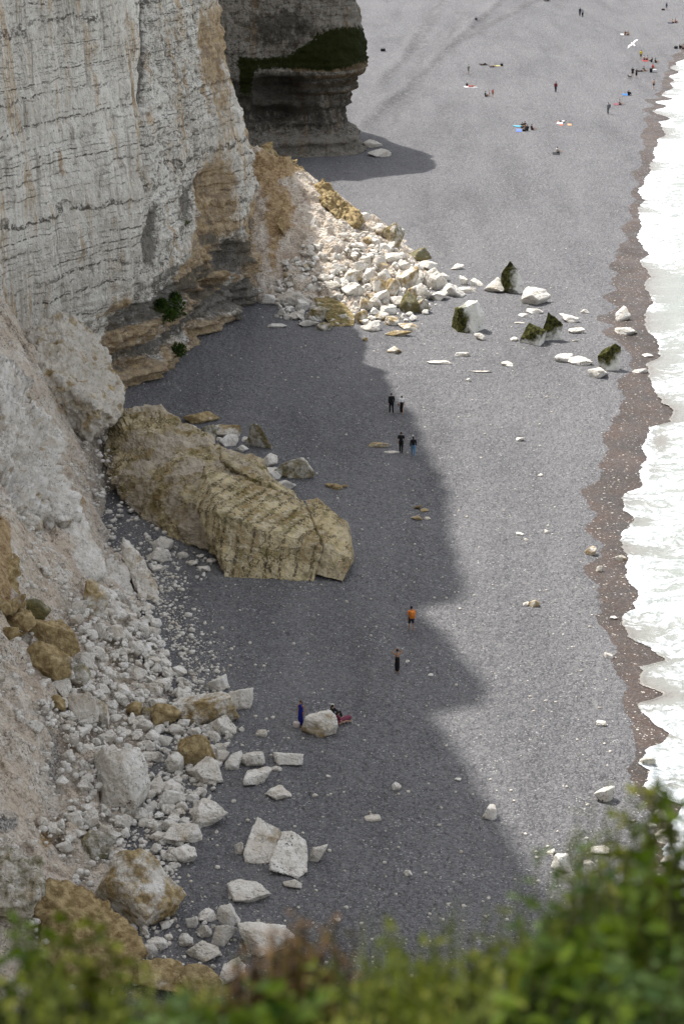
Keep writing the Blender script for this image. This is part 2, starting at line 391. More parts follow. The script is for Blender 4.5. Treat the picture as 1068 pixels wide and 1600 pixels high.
WET_PX = [(1100,20),(1095,40),(1064,80),(1049,88),(1052,94),(1042,98),(1046,106),(1037,118),(1033,130),(1033,141),(1023,149),(1031,153),(1005,158),(1021,165),(1003,173),(1015,179),(1004,187),(1010,195),(1001,215),(1008,230),(999,240),(1003,255),(986,275),(998,286),(984,305),(992,313),(981,325),(986,340),(971,360),(980,375),(964,387),(962,405),(951,420),(964,427),(954,445),(962,453),(941,467),(963,481),(931,502),(957,510),(941,520),(969,540),(984,552),(986,577),(964,600),(974,620),(966,645),(956,660),(939,687),(949,705),(936,725),(939,747),(906,772),(919,795),(929,806),(914,830),(943,856),(940,868),(911,892),(934,920),(936,945),(934,975),(959,1010),(956,1040),(976,1070),(971,1100),(986,1130),(994,1155),(991,1185),(981,1210),(984,1235),(1009,1255),(1021,1285),(1017,1302),(1022,1320),(1010,1400),(1010,1500),(1010,1800)]
_w = np.array([flat(*p) for p in WATER_PX]); _o = np.argsort(_w[:, 1]); _w = _w[_o]
_e = np.array([flat(*p) for p in WET_PX]); _o = np.argsort(_e[:, 1]); _e = _e[_o]
_pf = np.polyfit(_w[:, 1], _w[:, 0], 2)
def shore(y):
    yc = np.clip(y, 60, 460); b = np.polyval(_pf, yc); sl = np.polyval(np.polyder(_pf), 460)
    return b + np.where(np.asarray(y) > 460, (np.asarray(y) - 460) * sl, 0)
def z_beach(x, y):
    d = shore(y) - x
    z = Z_SLOPE * np.minimum(d, 40 + 0 * d)
    z = np.where(d > 40, Z_SLOPE * 40 + (1 - np.exp(-(np.maximum(d, 40) - 40) / 40)) * Z_SLOPE * 40, z)
    und = sstep(8, 22, d)
    return z + und * (.16 * pn(np.asarray(x) * .09, np.asarray(y) * .05, 0, 3) + .10 * pn(np.asarray(x) * .3, np.asarray(y) * .18, 0, 5))
TOE_Y = [60, 70, 85, 100, 112, 126, 137, 145, 152, 160, 168, 176, 190]
TOE_X = [-12, -11, -10.2, -8.8, -8.5, -12.6, -13.6, -12.0, -12.6, -15.5, -19.5, -24, -30]
def z_talus(x, y):
    d = np.interp(y, TOE_Y, TOE_X) - x
    dd = np.clip(d, 0, 14)
    return np.where(d > 0, .30 * dd + .048 * dd * dd, d * .5)
FAN_C = np.array([-11.5, 228.0])
_fa = np.array([-100, -82, -70, -58, -44, -11, 34, 70, 110], float); _fr = np.array([33, 32, 36, 35.5, 30.5, 20.5, 18, 17, 16.0])
def z_fan(x, y):
    dx, dy = x - FAN_C[0], y - FAN_C[1]; r = np.hypot(dx, dy)
    R = np.interp(np.degrees(np.arctan2(dy, dx)), _fa, _fr)
    t = 1 - r / R
    return np.where(t > 0, 12.5 * np.maximum(t, 0) ** 1.02, t * 4)
def z_ground(x, y):
    zb = z_beach(x, y); return np.maximum(zb, np.maximum(zb * .3 + z_talus(x, y), zb * .3 + z_fan(x, y)))
HX, HY = np.arange(-48, 100, .5), np.arange(58, 640, .5)
HM = z_ground(*np.meshgrid(HX, HY))
def z_fast(x, y):
    fx = np.clip((x + 48) / .5, 0, len(HX) - 1.01); fy = np.clip((y - 58) / .5, 0, len(HY) - 1.01)
    i, j = fx.astype(int), fy.astype(int); a, b = fx - i, fy - j
    return (HM[j, i] * (1 - a) + HM[j, i + 1] * a) * (1 - b) + (HM[j + 1, i] * (1 - a) + HM[j + 1, i + 1] * a) * b
_T = np.arange(60, 640, .4)
def hit(px, py):
    r = ray(px, py)
    def g(t): return CAM_H + r[2] * t - z_fast(r[0] * t, r[1] * t)
    v = g(_T); i = int(np.argmax(v < 0)); a, b = _T[max(i - 1, 0)], _T[i]
    t = np.linspace(a, b, 64); v = g(t); b = t[int(np.argmax(v < 0))]
    p = r * b; return np.array([p[0], p[1], CAM_H + p[2]]), b

# ------------------------------------------------------------------ beach, wet strip, sea
def make_beach():
    xs = np.concatenate([np.linspace(-2500, -85, 10), np.arange(-80, 121, .8), np.linspace(130, 2500, 10)])
    ys = np.concatenate([np.linspace(-600, 50, 8), np.arange(60, 200, .6), np.arange(200, 480, 1.1), np.linspace(490, 3200, 14)])
    X, Y = np.meshgrid(xs, ys); Z = z_beach(X, Y)
    # low storm ridges and vehicle ruts that run along the upper beach in the distance
    far = sstep(255, 300, Y); DK = np.zeros_like(Z)
    for px0, py0, px1, py1, a in ((560, 215, 790, 0, .32), (600, 215, 700, 60, -.3), (585, 150, 650, 70, .25), (690, 90, 850, 0, .2), (610, 200, 660, 60, -.2), (640, 75, 690, 0, -.2), (740, 60, 830, 0, -.25)):
        a0, a1 = flat(px0, py0), flat(px1, py1); d = a1 - a0; L = np.hypot(*d); d = d / L
        off = (X - a0[0]) * -d[1] + (Y - a0[1]) * d[0]; al = (X - a0[0]) * d[0] + (Y - a0[1]) * d[1]
        wob = 1.3 * pn(X * .05, Y * .05, 0, 21)
        DK = np.maximum(DK, far * .75 * np.exp(-((off + wob + .9) / .8) ** 2) * sstep(-6, 6, al) * sstep(L + 60, L, al))
        Z = Z + far * a * np.exp(-((off + wob) / 1.1) ** 2) * sstep(-6, 6, al) * sstep(L + 60, L, al)
    me = mesh_np('beach', np.stack([X, Y, Z], -1).reshape(-1, 3), grid_faces(len(ys), len(xs)), M['beach'], attrs={'dark': np.stack([DK.ravel()] * 3, 1)})
    tag(link('beach', me), 'grey shingle beach below the chalk cliffs', kind='structure')
make_beach()

_pys = np.concatenate([np.arange(30, 300, .35), np.arange(300, 1760, .9)])[::-1]
SY = np.array([flat(534, p)[1] for p in _pys])
def edge(tab, seed, amp):
    i = np.clip(np.searchsorted(tab[:, 1], SY) - 1, 0, len(tab) - 2); t = np.clip((SY - tab[i, 1]) / (tab[i + 1, 1] - tab[i, 1]), 0, 1); t = t * t * (3 - 2 * t)
    x = tab[i, 0] * (1 - t) + tab[i + 1, 0] * t
    return x + amp * (pn(SY * .9, 0.3, 0, seed) + .5 * pn(SY * 2.6, .7, 0, seed + 1) + .28 * pn(SY * 7.0, .2, 0, seed + 2))
XW, XE = edge(_w, 31, .38), edge(_e, 41, .45)
XE = np.minimum(XE, XW - .35)
def make_wet():
    t = np.linspace(0, 1, 14)
    X = XE[:, None] + (XW + 1.2 - XE)[:, None] * t; Y = np.repeat(SY[:, None], len(t), 1)
    Z = z_beach(X, Y) + .012
    me = mesh_np('wet_shingle', np.stack([X, Y, Z], -1).reshape(-1, 3), grid_faces(*X.shape), M['wet'])
    tag(link('wet_shingle', me), 'wet brown shingle along the water line', kind='structure')
make_wet()
def make_sea():
    off = np.concatenate([[0, .04, .1, .18, .28], np.arange(.4, 3, .14), np.arange(3, 14, .3), np.arange(14, 60, 1.2), [70, 100, 160, 300, 700, 1500, 3000]])
    X = XW[:, None] + off; Y = np.repeat(SY[:, None], len(off), 1)
    o2 = np.repeat(off[None, :], len(SY), 0)
    sw = pn(X * .35, Y * .10, 0, 51) + .5 * pn(X * .9, Y * .35, 0, 52)
    br = np.exp(-((o2 - 4.2 - 2.5 * pn(Y * .04, 0.5, 0, 55)) / .9) ** 2) * .35 * sstep(-.1, .25, pn(Y * .06, .1, 0, 56))
    wave = sstep(.2, 5, o2) * (.10 * sw + br) + .03 * pn(X * 3, Y * 2, 0, 53) * sstep(0, .6, o2) + .02
    lip = .07 * np.exp(-((o2 - .16) / .16) ** 2)
    Z = np.maximum(z_beach(X, Y) + .03, -.02 * sstep(0, 3, o2)) + wave * sstep(0, .5, o2) + lip
    px, py, _ = project(np.stack([X, Y, np.zeros_like(X)], -1))
    bw = sstep(-.15, .35, pn(Y * .10, .4, 0, 58) + .4 * pn(Y * .33, .2, 0, 59))          # stretches of thin backwash
    foam = .50 + (.52 - .95 * bw) * np.exp(-o2 / (.5 + 1.6 * bw)) + .10 * pn(X * .15, Y * .08, 0, 57)
    thin = .9 * bw * np.exp(-o2 / 1.8)
    for gx, gy, sx, sy, a, th in ((1052, 470, 30, 42, -.42, 0), (1046, 545, 22, 16, -.35, .2), (1042, 648, 16, 14, -.75, .95), (1030, 690, 16, 22, -.42, .75), (1020, 735, 14, 12, -.2, .5),
                                  (1003, 815, 14, 10, -.35, .4), (1020, 1030, 24, 9, -.40, .6), (1040, 1088, 20, 10, -.40, .5), (1045, 1150, 20, 9, -.35, .5), (1055, 900, 22, 60, -.10, 0), (1060, 1225, 30, 10, -.22, .2),
                                  (1060, 300, 20, 30, -.12, 0), (1062, 190, 15, 6, -.3, 0), (1055, 140, 12, 4, -.25, 0)):
        g = np.exp(-((px - gx) / sx) ** 2 - ((py - gy) / sy) ** 2); foam += a * g; thin = np.maximum(thin, th * g)
    foam = np.where(o2 > 14, foam - .12, foam)
    at = np.stack([foam, thin, 0 * foam], -1).reshape(-1, 3)
    me = mesh_np('sea', np.stack([X, Y, Z], -1).reshape(-1, 3), grid_faces(*X.shape), M['sea'], attrs={'foam': at})
    tag(link('sea', me), 'white foaming surf running up the shingle', kind='structure')
make_sea()

# ------------------------------------------------------------------ cliffs
def catmull(P, n=40):
    P = np.array(P, float); Q = np.vstack([2 * P[0] - P[1], P, 2 * P[-1] - P[-2]]); out = []
    for i in range(1, len(Q) - 2):
        p0, p1, p2, p3 = Q[i - 1:i + 3]; t = np.linspace(0, 1, n, endpoint=False)[:, None]
        out.append(.5 * ((2 * p1) + (-p0 + p2) * t + (2 * p0 - 5 * p1 + 4 * p2 - p3) * t ** 2 + (-p0 + 3 * p1 - 3 * p2 + p3) * t ** 3))
    return np.vstack(out + [P[-1:]])
def resample(poly, spacing):
    s = np.concatenate([[0], np.cumsum(np.hypot(*np.diff(poly, axis=0).T))])
    pts, cur = [0.0], 0.0
    while cur < s[-1]:
        y = np.interp(cur, s, poly[:, 1]); x = np.interp(cur, s, poly[:, 0]); cur += spacing(x, y); pts.append(min(cur, s[-1]))
    pts = np.array(pts); return pts, np.stack([np.interp(pts, s, poly[:, 0]), np.interp(pts, s, poly[:, 1])], 1)

SHADOW_PX = [(470, 512), (520, 530), (550, 550), (568, 585), (585, 615), (640, 655), (668, 690), (695, 745), (715, 800), (722, 850), (728, 900), (729, 938), (668, 947), (664, 956), (700, 1000), (735, 1040), (765, 1075), (772, 1096), (690, 1112), (682, 1119), (705, 1160), (745, 1215), (780, 1270), (815, 1320), (840, 1360), (880, 1420), (920, 1480), (960, 1560)]
_sh = np.array([hit(*p)[0] for p in SHADOW_PX]); _sh = _sh[np.argsort(_sh[:, 1])]
KA = 1 / math.tan(SUN_EL)
def top_for_shadow(x, y, zmax=112):
    z = np.arange(14, zmax, .25)
    sx, sy = x - SUN_DIR[0] * KA * (z - 1), y - SUN_DIR[1] * KA * (z - 1)
    f = sx - np.interp(sy, _sh[:, 1], _sh[:, 0])
    i = np.argmax(f > 0); return z[i] if f[i] > 0 else zmax

def wall(name, label, plan, spacing, z_lo, dz, z_mid, n_up, ztop_fn, shape_fn, stain_shade_fn, inland, mat, batter):
    s, P = resample(catmull(plan), spacing)
    T = np.gradient(P, axis=0); T /= np.hypot(T[:, 0], T[:, 1])[:, None] + 1e-9
    k = 9
    Tp = np.vstack([np.repeat(T[:1], k, 0), T, np.repeat(T[-1:], k, 0)])
    T = np.stack([np.convolve(Tp[:, i], np.ones(2 * k + 1) / (2 * k + 1), 'valid') for i in (0, 1)], 1); T /= np.hypot(T[:, 0], T[:, 1])[:, None]
    N = np.stack([T[:, 1], -T[:, 0]], 1)
    top = np.array([ztop_fn(s[i], P[i] - N[i] * batter(s[i], P[i], 60.0)) for i in range(len(s))])
    zl = np.arange(z_lo, z_mid, dz); tu = np.linspace(0, 1, n_up + 1) ** 1.5
    Z = np.vstack([np.repeat(zl[:, None], len(s), 1), z_mid + tu[:, None] * (top - z_mid)[None, :]])
    X = np.repeat(P[None, :, 0], len(Z), 0); Y = np.repeat(P[None, :, 1], len(Z), 0); SS = np.repeat(s[None], len(Z), 0)
    b = np.stack([[batter(s[j], P[j], z) for z in (0., 10., 20., 40., 80., 100.)] for j in range(len(s))], 0)
    B = np.empty_like(Z)
    for j in range(len(s)): B[:, j] = np.interp(Z[:, j], (0., 10., 20., 40., 80., 100.), b[j])
    X = X - N[None, :, 0] * B; Y = Y - N[None, :, 1] * B
    px, py, _ = project(np.stack([X, Y, Z], -1))
    d = shape_fn(SS, X, Y, Z, px, py)
    X = X + N[None, :, 0] * d; Y = Y + N[None, :, 1] * d
    st = stain_shade_fn(SS, X, Y, Z, px, py, d)
    rows = [np.stack([X, Y, Z], -1)]; sts = [st]
    for t in (.06, .3, 1.0):                       # the plateau behind the edge
        cx, cy, cz = inland
        rows.append(np.stack([X[-1] * (1 - t) + cx * t, Y[-1] * (1 - t) + cy * t, Z[-1] * (1 - t) + cz * t], -1)[None]); sts.append(st[-1:])
    V = np.concatenate(rows, 0); ST = np.concatenate(sts, 0)
    nr, nc = V.shape[:2]
    me = mesh_np(name, V.reshape(-1, 3), grid_faces(nr, nc, True), mat, attrs={'stain': ST.reshape(-1, 3)})
    tag(link(name, me), label, kind='structure')
    return top

def G(px, py, cx, cy, sx, sy, p=2): return np.exp(-np.abs((px - cx) / sx) ** p - np.abs((py - cy) / sy) ** p)

PLAN = [(-20, 12), (-34, 40), (-40, 70), (-34, 100), (-29, 122), (-28.3, 142), (-27.4, 156), (-22.5, 164.5), (-17, 171.5), (-14.6, 180), (-12.3, 188), (-9.6, 194), (-8.4, 198), (-9.2, 203), (-10.5, 209), (-11.5, 218), (-12.3, 230), (-15, 244), (-24, 258), (-44, 268)]
def main_top(s, p):
    x, y = p
    z = top_for_shadow(x, y)
    if y > 196: z = np.interp(y, [196, 204, 214, 230, 246, 262], [38, 33.5, 31.5, 31, 36, 42])
    elif y > 186: z = max(z, 36.5)
    return max(30.5, z)
def main_batter(s, p, z):
    k = np.interp(p[1], [120, 150, 165, 172, 185, 197, 206, 230], [.0, .0, .045, .07, .11, .16, .13, .06])
    return k * max(0, z - 8) + (.02 * z)
def strata(Z, X, Y, period, seed):
    w_ = Z + .5 * pn(X * .15, Y * .15, Z * .1, seed)
    ph = w_ / period; k = np.floor(ph); f = ph - k
    a = ((_h(k.astype(np.int64), 3 + 0 * k.astype(np.int64), 5 + 0 * k.astype(np.int64), seed) & 1023) / 511.5 - 1)
    a2 = ((_h(k.astype(np.int64) + 1, 3 + 0 * k.astype(np.int64), 5 + 0 * k.astype(np.int64), seed) & 1023) / 511.5 - 1)
    t = sstep(.78, 1, f); return a * (1 - t) + a2 * t
def main_shape(s, X, Y, Z, px, py):
    d = .9 * fbm(X * .11, Y * .11, Z * .07, 3, 61)
    d = d + .42 * pn(s * .55, Z * .07, 1.5, 62) + .26 * pn(s * 1.5, Z * .10, 2.5, 63)
    d = d + .30 * fbm(X * .5, Y * .5, Z * .42, 4, 64)
    rough = sstep(200, 262, px)
    d = d + rough * (.50 * fbm(X * .33, Y * .33, Z * .22, 4, 65, ridged=True) - .35) + rough * .22 * fbm(X * 1.2, Y * 1.2, Z * 1.0, 3, 66)
    d = d + .16 * strata(Z, X, Y, .82, 67) * (.4 + .6 * rough)
    # layered, undercut foot with a projecting step at beach level
    low = sstep(12.5, 7.0, Z) * sstep(160, 171, Y) * sstep(212, 200, Y)
    lat = .55 + .9 * np.clip(pn(X * .16, Y * .16, 3.3, 169) + .3, 0, 1)
    d = d + low * (lat * (.60 * strata(Z, X, Y, .95, 68) + .38 * strata(Z, X, Y, .42, 69)) - .3 + .75 * chunks(X * .7, Y * .7, Z * 1.5, 168) + .3 * chunks(X * 1.8, Y * 1.8, Z * 2.6, 170))
    d = d + rough * .40 * chunks(X * .45, Y * .45, Z * .40, 166) + (.25 + .75 * rough) * .14 * chunks(X * 1.3, Y * 1.3, Z * 1.1, 167)
    d = d + .8 * sstep(3.4, 2.4, Z) * sstep(160, 168, Y) * sstep(203, 197, Y) - .55 * sstep(1.75, 1.2, Z) * sstep(160, 168, Y) * sstep(203, 197, Y)
    # gully between the two faces, cracks, niches
    d = d - 1.5 * G(px, py, 229 + 3 * pn(py * .02, .5, 0, 70), 130, 6, 260, 4) - .9 * G(px, py, 241, 360, 6, 55, 4)
    d = d + .9 * G(px, py, 262, 330, 20, 140) + 1.0 * G(px, py, 375, 240, 24, 130)
    d = d - 1.3 * G(px, py, 333, 330, 22, 75, 4) + .9 * G(px, py, 330, 408, 26, 22)
    d = d - 2.6 * G(px, py, 372, 403, 13, 24, 4) - 3.2 * G(px, py, 388, 477, 15, 22, 4) - 1.8 * G(px, py, 345, 445, 20, 8, 4) - 1.4 * G(px, py, 318, 462, 14, 8, 4)
    d = d - 1.6 * G(px, py, 312, 520, 10, 8) - 2.5 * G(px, py, 256, 634, 12, 9, 4)
    d = d + 1.0 * G(px, py, 30, 260, 35, 90) * .6
    return d
def main_stain_shade(s, X, Y, Z, px, py, d):
    v = .35 * pn(s * .22, Z * .03, .5, 71)
    o = G(px, py, 334, 335, 24, 85, 3) * .75 + G(px, py, 305, 330, 40, 95) * .28 + G(px, py, 328, 440, 34, 26, 3) * .85 + G(px, py, 225, 592, 55, 24, 3) * .8
    o = o + .55 * G(px, py, 212, 170, 6, 160, 4) + .45 * G(px, py, 197, 300, 5, 70, 4) + .40 * G(px, py, 70, 505, 40, 40) + .75 * G(px, py, 398, 300, 12, 130, 3) + .45 * G(px, py, 340, 520, 60, 22)
    o = o + .95 * sstep(199, 204, Y) * (px > 340) + .7 * G(px, py, 330, 60, 20, 80, 3) + .4 * G(px, py, 345, 160, 16, 90) + .3 * G(px, py, 180, 540, 40, 60) + .4 * G(px, py, 300, 560, 60, 12)
    o = o + .26 * G(px, py, 345, 330, 75, 190, 4) * (.6 + 1.2 * pn(X * .25, Y * .25, Z * .12, 173)) + .22 * G(px, py, 250, 520, 90, 70)
    low = sstep(14, 8, Z) * sstep(162, 170, Y) * sstep(205, 199, Y); lay = strata(Z, X, Y, .95, 68)
    o = o + low * (.24 + .22 * lay + .5 * pn(X * .3, Y * .3, Z * .5, 171))
    dk = low * (.26 - .30 * lay + .4 * pn(X * .4, Y * .4, Z * .6, 172)) + .75 * G(px, py, 229, 70, 6, 90, 4) + .8 * G(px, py, 241, 365, 6, 50, 4) + .9 * G(px, py, 374, 405, 16, 26, 4) + .95 * G(px, py, 388, 480, 22, 30, 4)  # dark of creases, niches and layer undersides is shade painted into the colour
    dk = dk + .42 * G(px, py, 285, 170, 62, 190, 4) + .45 * G(px, py, 265, 470, 30, 60) + .62 * G(px, py, 340, 475, 55, 24, 3) + .35 * G(px, py, 385, 330, 28, 90) + .3 * sstep(-.5, -1.4, d)  # deeply recessed rock gets painted shade as well
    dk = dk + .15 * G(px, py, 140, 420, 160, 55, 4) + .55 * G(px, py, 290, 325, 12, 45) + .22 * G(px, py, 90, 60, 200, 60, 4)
    g = .75 * G(px, py, 272, 484, 12, 15) + .75 * G(px, py, 279, 549, 8, 14) + .5 * G(px, py, 289, 345, 8, 18) + .35 * G(px, py, 265, 505, 26, 20) + .4 * G(px, py, 395, 225, 8, 22)
    return np.stack([np.clip(o + v * .4, 0, 1), np.clip(dk, 0, 1), np.clip(g, 0, 1)], -1)
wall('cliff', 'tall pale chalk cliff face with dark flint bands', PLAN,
     lambda x, y: .17 if 150 < y < 214 else (.3 if 138 < y < 250 else 1.0), -1.0, .16, 28.5, 95, main_top, main_shape, main_stain_shade, (-95, 165, 55), M['cliff'], main_batter)

HPLAN = [(-60, 262), (-38, 268), (-22, 272.5), (-11, 274.5), (-3.4, 276), (.5, 278), (2.2, 282.5), (.4, 290), (-7, 302), (-20, 318), (-50, 340)]
def head_top(s, p): return float(np.interp(p[0], [-40, -14, -4, 6], [44, 36, 27, 24]))
def head_batter(s, p, z): return .05 * max(0, z - 18)
def head_shape(s, X, Y, Z, px, py):
    d = .9 * fbm(X * .14, Y * .14, Z * .1, 4, 81) + .35 * fbm(X * .5, Y * .5, Z * .5, 4, 82, ridged=True)
    und = sstep(13.5, 7.0, Z)                       # undercut below the mossy ledge
    d = d + .7 * chunks(X * .35, Y * .35, Z * .4, 181) + .3 * chunks(X * .9, Y * .9, Z * 1.2, 182) - 1.25 * und + .55 * strata(Z, X, Y, 1.0, 83) * sstep(17, 14, Z) + .3 * strata(Z, X, Y, .45, 84) * sstep(16, 14, Z)
    d = d + 1.0 * sstep(4.6, 3.6, Z) + .7 * sstep(2.4, 1.6, Z)
    d = d + .9 * np.exp(-((Z - 15.6) / 3.6) ** 2) * sstep(480, 545, px) + .9 * np.exp(-((Z - 14.0) / 1.3) ** 2)
    d = d - 3.2 * G(px, py, 432, 138, 32, 16, 4) - 2.0 * G(px, py, 425, 180, 30, 12, 4)
    return d
def head_stain_shade(s, X, Y, Z, px, py, d):
    o = 1.1 * G(px, py, 515, 122, 75, 38, 4) * (.55 + .45 * np.sin(Z * 5.2)) + .4 * G(px, py, 560, 110, 25, 30)
    dk = .40 + .65 * G(px, py, 435, 145, 50, 30, 4) + .35 * G(px, py, 440, 45, 60, 35, 3) + .3 * sstep(14, 11, Z) * sstep(3, 6, Z) - .35 * G(px, py, 500, 230, 80, 22, 4) - .3 * G(px, py, 540, 40, 40, 26)  # cave, undercut and overall dark are shade painted into the colour
    g = 1.2 * G(px, py, 538, 68, 48, 28, 3) + .8 * G(px, py, 440, 98 + 6 * pn(px * .05, .3, 0, 88), 90, 12, 3) + .7 * G(px, py, 490, 86, 30, 18) + .9 * G(px, py, 385, 125, 12, 30, 4) + .6 * G(px, py, 500, 84, 40, 14)
    return np.stack([np.clip(o, 0, 1), np.clip(dk, 0, 1), np.clip(g, 0, 1)], -1)
wall('headland_cliff', 'dark undercut chalk headland with a mossy green ledge', HPLAN,
     lambda x, y: .3 if x > -16 and y < 292 else 1.2, -1.0, .22, 20.0, 50, head_top, head_shape, head_stain_shade, (-60, 310, 40), M['head'], head_batter)

# ------------------------------------------------------------------ debris slopes at the cliff foot
def heightfield(name, label, x0, x1, y0, y1, st_, zf, noise_f, stain_f, mat):
    xs, ys = np.arange(x0, x1, st_), np.arange(y0, y1, st_); X, Y = np.meshgrid(xs, ys)
    Z0 = zf(X, Y); Z = Z0 + noise_f(X, Y, Z0)
    px, py, _ = project(np.stack([X, Y, Z], -1))
    ST = stain_f(X, Y, Z, px, py)
    Zg = z_beach(X, Y); keep = (Z > Zg - .9)
    V = np.stack([X, Y, Z], -1).reshape(-1, 3); F = grid_faces(len(ys), len(xs))
    F = F[keep.ravel()[F].any(1)]
    u = np.unique(F); mp = np.full(len(V), -1); mp[u] = np.arange(len(u))
    me = mesh_np(name, V[u], mp[F], mat, False, attrs={'stain': ST.reshape(-1, 3)[u]})
    return tag(link(name, me), label, kind='structure')
def talus_noise(X, Y, Z):
    up = sstep(.2, 3.0, Z)
    px, py, _ = project(np.stack([X, Y, Z], -1))
    n = up * (1.0 * fbm(X * .16, Y * .30, 0.3, 4, 91, ridged=True) - .75)
    n = n + up * (.9 * chunks(X * .38, Y * .38, .3, 191) + .45 * chunks(X * 1.0, Y * 1.0, .3, 192)) + (.1 + .9 * up) * .20 * chunks(X * 2.3, Y * 2.3, .3, 193)
    n = n + (.15 + .5 * up) * .45 * fbm(X * .8, Y * .9, .3, 4, 92) + .10 * fbm(X * 2.4, Y * 2.4, .2, 2, 93)
    n = n + 2.4 * G(px, py, 40, 650, 60, 90) + 2.0 * G(px, py, 118, 840, 36, 70) - 2.4 * G(px, py, 178, 745, 26, 80) + 1.2 * G(px, py, 10, 860, 26, 60)
    n = n + 1.2 * G(px, py, 20, 1230, 40, 60) - .8 * G(px, py, 85, 1240, 22, 60) - .7 * G(px, py, 95, 935, 25, 40)
    return n
def talus_stain(X, Y, Z, px, py):
    o = .9 * G(px, py, 28, 715, 16, 36, 4) + .9 * G(px, py, 3, 880, 18, 80, 4) + .55 * G(px, py, 100, 640, 24, 22) + .5 * G(px, py, 130, 770, 12, 60) + .7 * G(px, py, 3, 640, 10, 40) + .35 * G(px, py, 175, 700, 30, 60) + .5 * G(px, py, 60, 985, 60, 40) + .9 * G(px, py, 72, 1310, 12, 20)
    dk = .55 * G(px, py, 85, 1190, 22, 90, 3) + .75 * G(px, py, 10, 1285, 26, 22) + .5 * G(px, py, 230, 1000, 60, 90) + .35 * G(px, py, 90, 1330, 40, 50) + .5 * G(px, py, 240, 850, 40, 40) + .5 * G(px, py, 290, 1160, 90, 120)
    return np.stack([np.clip(o, 0, 1), np.clip(dk, 0, 1), 0 * o], -1)
heightfield('scree_slope', 'pale debris slope of crumbled chalk under the near cliff', -37, -4, 62, 178, .2,
            lambda x, y: z_beach(x, y) * .3 + z_talus(x, y), talus_noise, talus_stain, M['scree'])
def fan_noise(X, Y, Z):
    up = sstep(.2, 2.5, Z)
    return up * (1.0 * fbm(X * .25, Y * .2, .3, 4, 95, ridged=True) - .6) + .3 * fbm(X * .9, Y * .9, .3, 4, 96) + up * .7 * chunks(X * .45, Y * .45, .3, 194) + .25 * chunks(X * 1.6, Y * 1.6, .3, 195) + .9 * up * G(X, Y, -6, 224, 2.5, 9)
def fan_stain(X, Y, Z, px, py):
    o = .8 * G(px, py, 440, 330, 30, 50) + .8 * G(px, py, 410, 265, 22, 40) + .9 * G(px, py, 450, 255, 30, 18) + .5 * G(px, py, 425, 400, 12, 60)
    dk = .4 * G(px, py, 600, 500, 120, 30)
    return np.stack([np.clip(o, 0, 1), np.clip(dk, 0, 1), 0 * o], -1)
heightfield('rockfall_cone', 'pinkish debris cone spilling from behind the cliff corner', -15, 14, 188, 250, .2,
            lambda x, y: z_beach(x, y) * .3 + z_fan(x, y), fan_noise, fan_stain, M['scree'])

# ------------------------------------------------------------------ rocks
def ico(n):
    bm = bmesh.new(); bmesh.ops.create_icosphere(bm, subdivisions=n, radius=1.0)
    V = np.array([v.co[:] for v in bm.verts]); F = np.array([[v.index for v in f.verts] for f in bm.faces]); bm.free()
    return V / np.linalg.norm(V, axis=1)[:, None], F
ICO = {n: ico(n) for n in (1, 2, 3, 4, 5, 6, 7)}
def softmin_radius(D, nrm, dist, k=26.0):
    c = D @ nrm.T; c = np.maximum(c, 1e-3); r = dist[None, :] / c
    r = np.minimum(r, 4.0)
    return -np.log(np.sum(np.exp(-k * (r - r.min(1, keepdims=True))), 1)) / k + r.min(1)
def rock_verts(sub, seed, dims, faces=13, k=22.0, rough=.10, fine=.03):
    rng = np.random.default_rng(seed)
    D, F = ICO[sub]
    i = np.arange(faces) + .5; ph = np.arccos(1 - 2 * i / faces); th = math.pi * (1 + 5 ** .5) * i
    nr = np.stack([np.cos(th) * np.sin(ph), np.sin(th) * np.sin(ph), np.cos(ph)], 1)
    nr = nr + rng.normal(0, .33, nr.shape); nr /= np.linalg.norm(nr, axis=1)[:, None]
    q = rng.normal(size=4); q /= np.linalg.norm(q)
    R = np.array(Matrix.Rotation(rng.uniform(0, 6.28), 3, Vector(rng.normal(size=3)).normalized()))
    nr = nr @ R.T
    dist = rng.uniform(.66, 1.0, faces)
    r = softmin_radius(D, nr, dist, k)
    V = D * r[:, None]
    V /= np.maximum(np.abs(V).max(0), 1e-6)
    o = rng.uniform(0, 90, 3)
    n = fbm(V[:, 0] * 1.5 + o[0], V[:, 1] * 1.5 + o[1], V[:, 2] * 1.5 + o[2], 3, seed % 97)
    V = V * (1 + rough * 1.6 * n)[:, None]
    if fine and sub >= 3:
        n = fbm(V[:, 0] * 5 + o[0], V[:, 1] * 5 + o[1], V[:, 2] * 5 + o[2], 4, seed % 89, .6)
        V = V * (1 + fine * 2.2 * n)[:, None]
    return V * np.array(dims)[None] * .5, F
